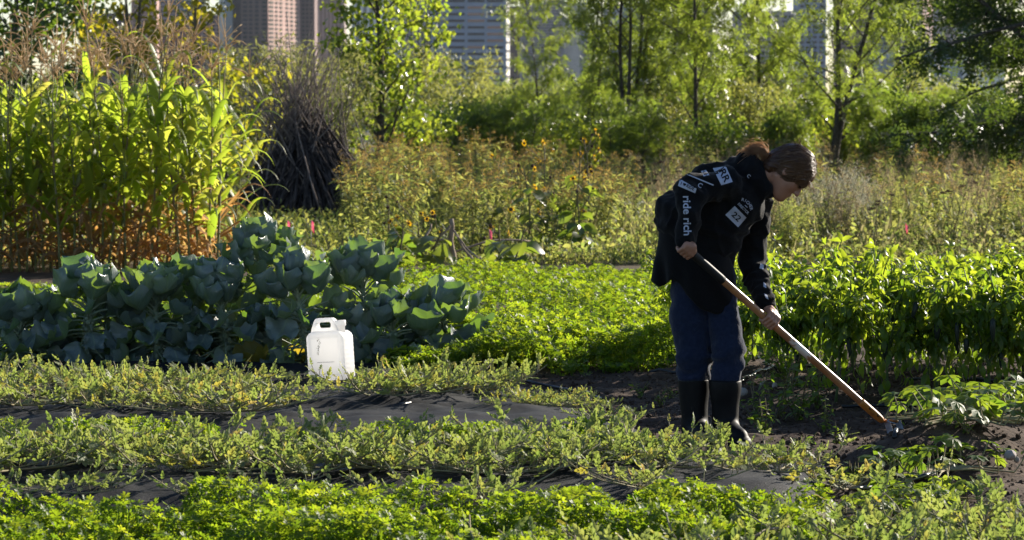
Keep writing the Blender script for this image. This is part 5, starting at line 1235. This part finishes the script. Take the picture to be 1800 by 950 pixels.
HEMX = [1120, 1143, 1158, 1170, 1182, 1194, 1208, 1230, 1258, 1275, 1300]; HEMY = [490, 494, 505, 501, 490, 499, 520, 543, 553, 550, 540]
def shirt_fn(p):
    qx, qy = px_of(p)
    d = cap(p, pp(1213, 410, .06), pp(1228, 520, .05), .148, .158)
    d = smin(d, cap(p, pp(1238, 455, .05), pp(1246, 545, .02), .128, .120), .04)
    d = smin(d, cap(p, pp(1185, 420, .08), pp(1160, 498, .11), .06, .055), .05)
    pl = (p @ np.array((.85, -.3, .12))); d = d + .007 * np.sin(pl * 55 + 5 * noise3(p, .2, 21)) * sstep((qy - 430) / 60) + folds(p, .007, .08, 22, (1, 1, .5))
    return smax(d, (qy - np.interp(qx, HEMX, HEMY)) / 365, .006)
lo = pp(1135, 565, -.3); hi = pp(1305, 380, .42)
net_obj('long_shirt', shirt_fn, np.minimum(lo, hi) - .02, np.maximum(lo, hi) + .02, .0065, M['shirt'], woman, 2)
def trouser_fn(p):
    qx, qy = px_of(p)
    a = cap(p, pp(1226, 480, .06), pp(1213, 560, .03), .125, .094); a = smin(a, cap(p, pp(1213, 560, .03), pp(1221, 625, .01), .093, .086), .03); a = smin(a, cap(p, pp(1221, 625, .01), pp(1219, 668, .02), .084, .078), .02)
    c = cap(p, pp(1256, 490, .06), pp(1275, 570, -.02), .105, .075); c = smin(c, cap(p, pp(1275, 570, -.02), pp(1280, 615, -.05), .075, .076), .03); c = smin(c, cap(p, pp(1280, 615, -.05), pp(1276, 668, -.06), .074, .070), .02)
    lowf = sstep((qy - 590) / 40)
    wr = .012 * np.sin(qy * .16 + 11 * noise3(p, .12, 31)) * lowf * noise3(p, .08, 35) + folds(p, .009, .10, 33, (1, 1, .5)) + folds(p, .005, .045, 34) + folds(p, .0025, .02, 36)
    d = smin(a, c, .006) + wr
    return smax(d, (qy - 672) / 365, .01)
lo = pp(1160, 690, -.3); hi = pp(1330, 440, .35)
net_obj('trousers', trouser_fn, np.minimum(lo, hi) - .02, np.maximum(lo, hi) + .02, .0062, M['trouser'], woman, 2)
for nm, (tx, ty, td), (ax_, ay_, ad), (fx, fy, fd) in (('boot', (1219, 666, .02), (1221, 752, .01), (1243, 772, -.16)), ('boot', (1274, 668, -.06), (1275, 758, -.07), (1299, 776, -.24))):
    T0, A0, F0 = pp(tx, ty, td), pp(ax_, ay_, ad), pp(fx, fy, fd); A0[2] = .10; F0[2] = .045
    def boot_fn(p):
        d = smin(cap(p, T0, A0, .079, .064), cap(p, A0 - (0, 0, .04), F0, .062, .046), .03)
        d = smin(d, cap(p, A0 - (0, 0, .06), F0 + unit(F0 - A0) * .02 - (0, 0, .03), .055, .052), .015)
        d = d - .006 * sstep((.05 - p[:, 2]) / .012) * 1.0 + folds(p, .006, .09, 41)
        d = smax(d, .004 - p[:, 2], .004); return smax(d, p[:, 2] - T0[2] - .0, .006)
    lo = np.minimum(T0, F0) - .12; hi = np.maximum(T0, A0) + .12; lo[2] = -.01
    net_obj('boot', boot_fn, lo, hi, .006, M['boot'], woman, 1)

# ---- prints on the hoodie: flat shapes laid on the cloth
bvh = BVHTree.FromPolygons([tuple(q) for q in HV], [tuple(int(x) for x in q) for q in HF])
CAMP = Vector((0, 0, EYE))
def lay(px, py, off=.003):
    d = ray(px, py); h = bvh.ray_cast(CAMP, d)
    if h[0] is None: return None
    n = h[1] if h[1].dot(d) < 0 else -h[1]
    return np.array(h[0] - d * off)
M['ink'] = simple_mat('black_ink', (.006, .006, .008), .8, .2)
def lay_shape(name, V2, F, mat, off=.003):
    pts = [lay(x, y, off) for x, y in V2]; ok = [q is not None for q in pts]
    FF = [tuple(f) for f in F if all(ok[i] for i in f)]
    if not FF: return None
    md = np.median([q for q in pts if q is not None], axis=0)
    b = MB(); b.add([q if q is not None else md for q in pts], FF); return attach(b.build(name, mat, smooth=False), woman)
def text_shape(s, sp=1.0, off=.018):
    cu = bpy.data.curves.new('t', 'FONT'); cu.body = s; cu.size = 1.0; cu.space_character = sp; cu.align_x = 'CENTER'; cu.align_y = 'CENTER'; cu.resolution_u = 3; cu.offset = off
    o = bpy.data.objects.new('t', cu); COL.objects.link(o); dg = bpy.context.evaluated_depsgraph_get(); me = bpy.data.meshes.new_from_object(o.evaluated_get(dg))
    bm = bmesh.new(); bm.from_mesh(me); bmesh.ops.triangulate(bm, faces=bm.faces)
    bmesh.ops.subdivide_edges(bm, edges=[e for e in bm.edges if e.calc_length() > .22], cuts=1); bmesh.ops.triangulate(bm, faces=bm.faces)
    v = np.array([q.co[:2] for q in bm.verts]); f = [[w.index for w in q.verts] for q in bm.faces]; bm.free()
    bpy.data.objects.remove(o); bpy.data.curves.remove(cu); bpy.data.meshes.remove(me); return v, f
def put_text(name, s, c, xdir, h, mat, off=.0035, sp=1.0, bold=0.0, width=None):
    """c centre in photo pixels, xdir reading direction in pixels, h capital height in pixels"""
    v, f = text_shape(s, sp); x = np.array(xdir, float); x /= np.linalg.norm(x); y = np.array((x[1], -x[0])); k = h / .70
    kx = k if width is None else width / (v[:, 0].max() - v[:, 0].min())
    V2 = np.array(c) + v[:, :1] * kx * x + v[:, 1:] * k * y
    return lay_shape(name, V2, f, mat, off)
def patch(name, corners, mat, off=.002, n=8):
    a, b_, c_2, d_ = [np.array(q, float) for q in corners]; V2 = []
    for i in range(n + 1):
        for j in range(n + 1):
            s, t = i / n, j / n; V2.append((a * (1 - s) + b_ * s) * (1 - t) + (d_ * (1 - s) + c_2 * s) * t)
    F = [(i * (n + 1) + j, (i + 1) * (n + 1) + j, (i + 1) * (n + 1) + j + 1, i * (n + 1) + j + 1) for i in range(n) for j in range(n)]
    return lay_shape(name, V2, F, mat, off)
patch('shoulder_patch', [(1253, 296), (1276, 292.5), (1288, 320), (1268, 326)], M['print'])
put_text('shoulder_lettering', 'RR', (1273, 308.5), (7.5, 15), 12.0, M['ink'], .005, width=23)
for (x0, y0) in ((1263.3, 301.5), (1272.5, 299), (1268, 315), (1277.5, 312.5)):   # slab feet of the letters
    pass
patch('sleeve_line', [(1208, 305.5), (1254.5, 325), (1254, 327), (1207.5, 307.5)], M['print'], .003, 10)
patch('sleeve_tag', [(1232, 301), (1241, 299), (1247, 308), (1237, 310.5)], M['print'], .002, 4)
put_text('tag_lettering', 'RR', (1239, 305), (8, 4.5), 6, M['ink'], .0035, width=9)
patch('sleeve_patch', [(1195, 315), (1219, 324), (1224.5, 332), (1222.5, 340)][:0] or [(1195.5, 315), (1224.5, 332), (1222, 340), (1191.5, 327)], M['print'], .002, 10)
put_text('patch_lettering', 'I', (1197.5, 322.5), (10, 4), 6, M['ink'], .0035)
hv = [(0, -.5)] + [(math.cos(a) * .5 * (1 if True else 0), .12 + abs(math.sin(a)) ** .6 * .35 * (1 if math.sin(a) > 0 else -1)) for a in np.linspace(-.35, 3.5, 14)]
hx = []
for t in np.linspace(0, 6.283, 24, endpoint=False): hx.append((.5 * math.sin(t) ** 3, (13 * math.cos(t) - 5 * math.cos(2 * t) - 2 * math.cos(3 * t) - math.cos(4 * t)) / 32))
ex = np.array((.93, .37)); ey = np.array((.37, -.93)); hc = np.array((1203.3, 324.6))
lay_shape('heart_mark', [hc] + [hc + 6 * a * ex + 6.5 * b2 * ey for a, b2 in hx], [(0, 1 + i, 1 + (i + 1) % 24) for i in range(24)], M['ink'], .0035)
put_text('patch_lettering', 'RIDE', (1213.5, 329.8), (10, 5), 6, M['ink'], .0035, width=15)
put_text('sleeve_curl', 'C', (1230.5, 326.5), (9, 5), 8, M['print'], .003)
put_text('sleeve_lettering', 'ride rich', (1207.3, 379.5), (.02, 1), 13.5, M['print'], .0035, width=69)
patch('chest_patch', [(1291.5, 362.5), (1312, 383), (1297.5, 400), (1275, 378)], M['print'], .003)
put_text('chest_number', '22', (1294.2, 381.5), (13, 12.5), 10, M['ink'], .0055, width=17)
for ch, x, y, dx, dy in (('R', 1305.6, 351.5, 9, 2.5), ('I', 1310.3, 353.2, 9, 4.5), ('C', 1314.0, 356.2, 9, 7), ('H', 1317.3, 359.8, 8, 9), ('E', 1319.5, 363.6, 6, 10), ('R', 1320.6, 367.6, 4, 10)):
    put_text('chest_lettering', ch, (x, y), (dx, dy), 5.2, M['print'], .0035)
patch('chest_dash', [(1309.6, 360.5), (1314.2, 364.6), (1313.6, 365.6), (1309, 361.5)], M['print'], .003, 3)
put_text('chest_lettering', 'DIRECTOR', (1306.5, 367), (11, 11), 4.6, M['print'], .0035, width=25)
for nm_, cs_ in (('cuff_print', [(1337, 463), (1343, 466), (1342, 474), (1335, 472)]), ('cuff_print', [(1342, 496), (1347, 500), (1347, 507), (1342, 504)]), ('cuff_print', [(1343, 516), (1349, 519), (1351, 527), (1346, 524)])):
    patch(nm_, cs_, M['print'], .003, 4)
put_text('hood_mark', 'C', (1316, 310), (1, 1.2), 6, M['print'], .003)

# ------------------------------------------------------------------ the hoe
hoe = empty('garden_hoe', (float(Hend[0]), float(Hend[1]), 0), 0, 'long wooden stirrup hoe with black grip held by the woman', 'hoe')
def wood_mat():
    m, nt, b = mat_new('hoe_wood'); L = nt.links.new
    at = N(nt, 'ShaderNodeAttribute', attribute_name='lc'); sx = N(nt, 'ShaderNodeSeparateXYZ'); L(at.outputs['Vector'], sx.inputs[0])
    tc = N(nt, 'ShaderNodeTexCoord'); tx = N(nt, 'ShaderNodeTexNoise'); tx.inputs['Scale'].default_value = 7; tx.inputs['Detail'].default_value = 6; L(tc.outputs['Object'], tx.inputs[0])
    c = ramp(nt, [(.35, (.27, .115, .045)), (.65, (.40, .19, .08))], tx.outputs[0])
    ds = N(nt, 'ShaderNodeMath', operation='SUBTRACT'); L(sx.outputs[1], ds.inputs[0]); ds.inputs[1].default_value = .56
    ab = N(nt, 'ShaderNodeMath', operation='ABSOLUTE'); L(ds.outputs[0], ab.inputs[0])
    n2 = N(nt, 'ShaderNodeTexNoise'); n2.inputs['Scale'].default_value = 40; n2.inputs['Detail'].default_value = 3; L(tc.outputs['Object'], n2.inputs[0])
    ma = N(nt, 'ShaderNodeMath', operation='MULTIPLY_ADD'); L(n2.outputs[0], ma.inputs[0]); ma.inputs[1].default_value = .14; L(ab.outputs[0], ma.inputs[2])
    w = ramp(nt, [(.115, (1, 1, 1)), (.135, (0, 0, 0))], ma.outputs[0])
    mx = N(nt, 'ShaderNodeMix', data_type='RGBA'); L(w, mx.inputs[0]); L(c, mx.inputs[6]); mx.inputs[7].default_value = (.55, .48, .42, 1); L(mx.outputs[2], b.inputs['Base Color'])
    b.inputs['Roughness'].default_value = .36; b.inputs['Specular IOR Level'].default_value = .45; return m
M['wood'] = wood_mat()
M['orange_steel'] = simple_mat('orange_painted_steel', (.42, .16, .025), .5, .4, noise=(30, (.20, .08, .03), .5, .68))
M['grip'] = simple_mat('black_foam_grip', (.012, .012, .012), .6, .3)
M['steel'] = simple_mat('worn_steel', (.20, .23, .27), .5, .4, 0.7, noise=(22, (.10, .085, .08), .5, .7))
def al(t0, t1, n=14): return np.array([H0 + (Hend - H0) * (t0 + (t1 - t0) * i / (n - 1)) for i in range(n)])
b = MB(); b.tube(al(.16, .93, 24), np.concatenate([np.full(20, .0182), [.0178, .017, .0163, .0155]]), 16); attach(b.build('handle', M['wood']), hoe)
b = MB(); b.tube(al(.012, .215), np.concatenate([[.014, .0195], np.full(11, .0205), [.019]]), 16); attach(b.build('grip', M['grip']), hoe)
b = MB(); b.tube(al(.885, 1.0), np.concatenate([np.full(10, .0195), [.019, .018, .016, .012]]), 16); attach(b.build('ferrule', M['orange_steel']), hoe)
for t in (.925, .965):
    q = H0 + (Hend - H0) * t; n_ = unit(np.cross(hoe_ax, (0, 0, 1.0))); n_ = n_ if n_[1] < 0 else -n_
    b = MB(); b.stamp(ICO2, np.eye(3)[None] * .006, (q + n_ * .0195)[None]); attach(b.build('rivet', M['boot']), hoe)
tip = Hend; e1 = unit(np.array((hoe_ax[0], hoe_ax[1], 0))); sdv = np.array((-e1[1], e1[0], 0))
blade_bot = np.array((Hend[0] + .055, Hend[1], float(ground_z(Hend[0] + .05, Hend[1])) + .008))
b = MB()   # stirrup: a flat band bent in a loop
W_ = .052; loop = [tip + e1 * .02 - sdv * .022 + (0, 0, .012), tip + e1 * .055 - sdv * W_ + (0, 0, -.002), blade_bot + e1 * .012 - sdv * W_ + (0, 0, .012), blade_bot + e1 * .014 - sdv * W_ * .85, blade_bot + e1 * .014 + sdv * W_ * .85, blade_bot + e1 * .012 + sdv * W_ + (0, 0, .012), tip + e1 * .055 + sdv * W_ + (0, 0, -.002), tip + e1 * .02 + sdv * .022 + (0, 0, .012)]
loop = np.array(loop); wv = unit(np.array((.75, 0, .66))) * .016
nl_ = len(loop); nb = np.array([unit(np.cross(wv, (loop[min(i + 1, nl_ - 1)] - loop[max(i - 1, 0)]))) * .0018 for i in range(nl_)])
vv = np.concatenate([np.stack([loop[i] + wv + nb[i], loop[i] - wv + nb[i], loop[i] - wv - nb[i], loop[i] + wv - nb[i]]) for i in range(nl_)]); ff = []
for i in range(nl_ - 1):
    for k in range(4): ff.append((i * 4 + k, i * 4 + (k + 1) % 4, i * 4 + 4 + (k + 1) % 4, i * 4 + 4 + k))
ff += [(0, 1, 2, 3), (nl_ * 4 - 4, nl_ * 4 - 1, nl_ * 4 - 2, nl_ * 4 - 3)]
b.add(vv, ff); attach(b.build('blade', M['steel'], smooth=False), hoe)
b = MB(); f0 = tip + e1 * .010
for s in (-1, 1): b.tube([f0, tip + e1 * .03 + sdv * s * .03 + (0, 0, .006), tip + e1 * .05 + sdv * s * .058 + (0, 0, .002)], .0075, 6)
attach(b.build('yoke', M['orange_steel']), hoe)
# ------------------------------------------------------------------ white jug
M['jug'] = simple_mat('white_plastic', (.88, .87, .86), .42, .4, tf=.6, tcol=(.97, .96, .94), noise=(3, (.92, .91, .90), .4, .6))
M['dirt'] = simple_mat('dried_dirt', (.16, .11, .07), .9, .1, noise=(120, (.5, .45, .4), .5, .62))
jy = 19.75; jc = P(584, 664, jy); jz = float(gsmooth(jc[0], jy)) + .012
jsc = 1.09
jug = empty('jug', (float(jc[0]), jy, jz), math.radians(-24), 'white translucent plastic jug with a cut handle, standing before the brussels sprouts', 'jug')
jug.rotation_euler = (0, math.radians(-4), math.radians(-24)); jug.scale = (1.02, 1.02, jsc)
W2, D2, HB = .118, .075, .262
def jug_fn(p):
    d = rbox(p, (0, 0, HB / 2), np.eye(3), (W2, D2, HB / 2), .022)
    # shoulders slope in at the top
    d = smax(d, (p[:, 2] - (.262 - np.maximum(np.abs(p[:, 0]) - .085, 0) * .9)) , .012)
    hd = rbox(p, (-.018, 0, .285), np.eye(3), (.094, .026, .045), .016); hd = smax(hd, -(p[:, 0] + .108 - (p[:, 2] - .26) * .45), .01); hd = smax(hd, (p[:, 0] - .075 + (p[:, 2] - .27) * .7), .01)
    d = smin(d, hd, .012)
    d = smax(d, -rbox(p, (-.022, 0, .292), np.eye(3), (.046, .10, .0155), .012), .006)
    # shallow panel and the stepped edge
    d = smax(d, -rbox(p, (0, -D2 - .004, .13), np.eye(3), (W2 - .028, .008, .10), .006), .006)
    return d + .0006 * np.sin(p[:, 2] * 260) * (np.abs(p[:, 0]) > W2 - .02) * (p[:, 2] < .22)
V, F = surfnet(jug_fn, (-.15, -.10, -.02), (.15, .10, .36), .0038); b = MB(); b.add(smooth_v(V, F, 1, .4), F); b.build('jug_body', M['jug'], jug)
b = MB(); b.tube([(.076, 0, .25), (.076, 0, .283), (.076, 0, .2835), (.076, 0, .312), (.076, 0, .314)], [.024, .024, .031, .031, .028], 20); b.build('screw_cap', M['jug'], jug)
b = MB(); q = [(-.04 + .006 * math.sin(z * 40), -D2 - .0005, z) for z in np.linspace(.14, .225, 8)]; rr = R_(3)
for x_, y_, z_ in q:
    n = 5; b.stamp(diamond, frames(np.stack([rr.normal(0, .3, n), np.zeros(n), np.ones(n)], -1), np.tile((0, -1.0, 0), (n, 1)), rr.uniform(.004, .012, n)), np.stack([x_ + rr.normal(0, .004, n), np.full(n, y_ + .0045), z_ + rr.normal(0, .006, n)], -1))
b.build('dirt_smear', M['dirt'], jug)
b = MB()
for i in range(26): b.box((-.05 + i * .0042, -D2 + .0030, .098 + .0), (.0028, .002, .0035 if i % 4 else .002))
b.build('embossed_line', simple_mat('grey_emboss', (.45, .44, .43), .6, .2), jug, smooth=False)

# ------------------------------------------------------------------ drip hoses
M['hose'] = simple_mat('black_hose', (.012, .012, .014), .38, .45)
def hose(pts, rad, label, wig=.015, seed=0):
    q = []
    for i in range(len(pts) - 1):
        a, b2 = np.array(pts[i], float), np.array(pts[i + 1], float)
        for t in np.linspace(0, 1, 12, endpoint=False): q.append(a * (1 - t) + b2 * t)
    q.append(np.array(pts[-1], float)); q = np.array(q)
    w = []
    for px, py in q:
        g = Gp(px, py, .05)
        for _ in range(4): g = Gp(px, py, float(gsmooth(g[0], g[1])) + rad + .012)
        w.append(g)
    w = np.array(w)
    for _ in range(6): w[1:-1] = (w[:-2] + w[1:-1] + w[2:]) / 3
    w[:, 1] += wig * np.sin(np.arange(len(w)) * .35 + seed)
    w[:, 2] = np.maximum(w[:, 2], ground_z(w[:, 0], w[:, 1]) + rad * .6)
    b = MB(); b.tube(w, rad, 8); return tag(b.build('drip_hose', M['hose']), label, 'hose')
hose([(1425, 850), (1475, 861), (1540, 858), (1620, 838), (1655, 832)], .011, 'black hose curving over the soil below the squash vine')
hose([(1572, 781), (1610, 772), (1660, 760), (1720, 745)], .011, 'black hose beside the hoe blade, running under the squash vine')
hose([(1300, 672), (1345, 650), (1362, 645), (1395, 651), (1425, 645)], .009, 'forked black drip line on the mound behind the boots of the woman')
hose([(1332, 630), (1350, 641), (1375, 650)], .008, 'short black drip line bent down from the clover behind the woman', .0)
hose([(1375, 628), (1400, 634), (1432, 630)], .008, 'short black drip line lying under the first pepper plant', .0)
hose([(1590, 668), (1680, 668), (1800, 672), (1860, 674)], .009, 'black drip line under the peppers, upper of two', .01)
hose([(1640, 684), (1720, 686), (1800, 683), (1860, 684)], .009, 'black drip line under the peppers, lower of two', .01)
hose([(1480, 715), (1580, 712), (1680, 716), (1790, 712)], .009, 'black drip line along the foot of the front pepper row', .01)
hose([(700, 712), (810, 695), (870, 695), (950, 710), (1040, 735)], .009, 'black drip line lying along the top of the wide fabric bed', .01)
hose([(840, 640), (890, 662), (960, 678), (1020, 690), (1060, 702)], .009, 'black drip line along the slanting end of the wide fabric bed', .0)
hose([(1245, 806), (1290, 815), (1340, 828), (1392, 842)], .011, 'black hose at the end of the nearest fabric bed', .0)
hose([(1142, 655), (1190, 655)], .009, 'stub of black drip line left of the knees of the woman', .0)

# ------------------------------------------------------------------ pink marker flags, post and leaning sticks, stones
M['pink'] = simple_mat('pink_vinyl', (.85, .22, .34), .5, .3, tf=.5, tcol=(1.0, .40, .52))
M['wire'] = simple_mat('wire', (.3, .3, .3), .4, .5, .8)
for px, py, y, lb in ((505, 396, 35, 'pink marker flag nearest the stick pile'), (547, 396, 35.5, 'pink marker flag second from the stick pile'), (860, 412, 35, 'small pink marker flag in the grass by the sunflowers'), (1591, 400, 36.5, 'pink marker flag in the prairie above the peppers')):
    q = P(px, py, y); r_ = empty('marker_flag', (float(q[0]), y, .05), 0, lb, 'marker flag'); z = float(q[2]) - .05
    b = MB(); b.tube([(0, 0, -.05), (0, 0, z + .05)], .0025, 5); b.build('wire', M['wire'], r_)
    b = MB(); vv = []; ff = []
    for i in range(5):
        x_ = .007 * i; vv += [(x_, .012 * math.sin(i * 1.2), z + .05 - .006 * i), (x_ + .004, .012 * math.sin(i * 1.2 + .4), z - .05 - .010 * i)]
    for i in range(4): ff.append((2 * i, 2 * i + 2, 2 * i + 3, 2 * i + 1))
    b.add(vv, ff); o = b.build('flag', M['pink'], r_); sd = o.modifiers.new('t', 'SOLIDIFY'); sd.thickness = .002
M['post'] = simple_mat('weathered_wood', (.20, .15, .11), .9, .1, noise=(9, (.34, .27, .2), .4, .65), bump=.5, bscale=25)
def stick(name, a, b2, ya, yb, r0, label, cat='stick', bow=0.0):
    p0 = P(*a, ya); p1 = P(*b2, yb); t = np.linspace(0, 1, 8)[:, None]; q = p0 * (1 - t) + p1 * t; q[:, 2] += bow * np.sin(t[:, 0] * 3.14); q[:, 0] += .012 * np.sin(t[:, 0] * 9)
    b = MB(); b.tube(q, np.linspace(r0, r0 * .75, 8), 8); return tag(b.build(name, M['post']), label, cat)
stick('wooden_post', (797, 472), (792, 385), 33.6, 33.6, .030, 'short upright weathered post in the meadow edge', 'post')
stick('leaning_stick', (757, 440), (790, 397), 33.5, 33.5, .013, 'pale stick leaning on the weathered post from the brussels sprouts side')
stick('leaning_stick', (744, 438), (757, 395), 33.4, 33.6, .013, 'pale stick standing apart, nearest the brussels sprouts')
stick('leaning_stick', (838, 470), (796, 405), 33.2, 33.5, .013, 'upper brown stick leaning on the post from the clover side')
stick('leaning_stick', (848, 464), (800, 414), 33.0, 33.4, .011, 'lower brown stick leaning on the post from the clover side')
stick('fallen_stem', (800, 443), (935, 425), 33.8, 34.4, .012, 'long bent sunflower stem lying out from the post', 'stem', .06)
stick('fallen_stem', (725, 436), (795, 420), 34.0, 34.0, .012, 'short thick stem lying against the post', 'stem', .02)
M['blue'] = simple_mat('blue_pipe', (.04, .10, .32), .5, .4)
b = MB(); b.tube([P(1070, 376, 43), P(1122, 375, 43)], .02, 8); tag(b.build('pipe', M['blue']), 'blue pipe lying in the prairie behind the back of the woman', 'pipe')
M['stone'] = simple_mat('grey_stone', (.24, .21, .19), .9, .15, noise=(20, (.34, .3, .27), .4, .65), bump=.4, bscale=40)
rr = R_(12)
for px, py, s, lb in ((1776, 800, .034, 'largest grey stone on the slope below the squash vine'), (1787, 808, .02, 'small grey stone touching the largest one'), (1552, 877, .026, 'round brown clod stone near the curving hose'), (1305, 690, .03, 'pale flat stone beside the boot'), (1340, 676, .022, 'small pale chip of stone on the shaded mound'), (1362, 679, .02, 'tiny pale stone near the weeds')):
    g = Gp(px, py, .06); g = Gp(px, py, float(ground_z(g[0], g[1])) + s * .4)
    v = ICO2[0] * (1 + .25 * (noise3(ICO2[0] + px, .8, 5)[:, None] - .5)) * s * rr.uniform(.6, 1.1, 3); b = MB(); b.add(v + g, ICO2[1]); tag(b.build('stone', M['stone'], smooth=False), lb, 'stone')
# broken stalk in the lowest row
stick('fallen_stem', (1310, 948), (1395, 926), 11.6, 11.9, .006, 'pale dry stem lying over black fabric at the bottom edge', 'stem', .01)
# ------------------------------------------------------------------ the air between here and the city
hz = MB(); hz.box((0, 2500, 94), (6200, 5440, 222))
hm = bpy.data.materials.new('haze'); hm.use_nodes = True; hn = hm.node_tree; hn.nodes.remove(hn.nodes['Principled BSDF'])
pv = hn.nodes.new('ShaderNodeVolumePrincipled'); pv.inputs['Color'].default_value = (.80, .88, 1.0, 1); pv.inputs['Density'].default_value = HAZE; pv.inputs['Anisotropy'].default_value = .2
hn.links.new(pv.outputs[0], hn.nodes['Material Output'].inputs['Volume'])
tag(hz.build('haze', hm, smooth=False), 'thin pale haze in the air in front of the city', 'haze', kind='stuff')
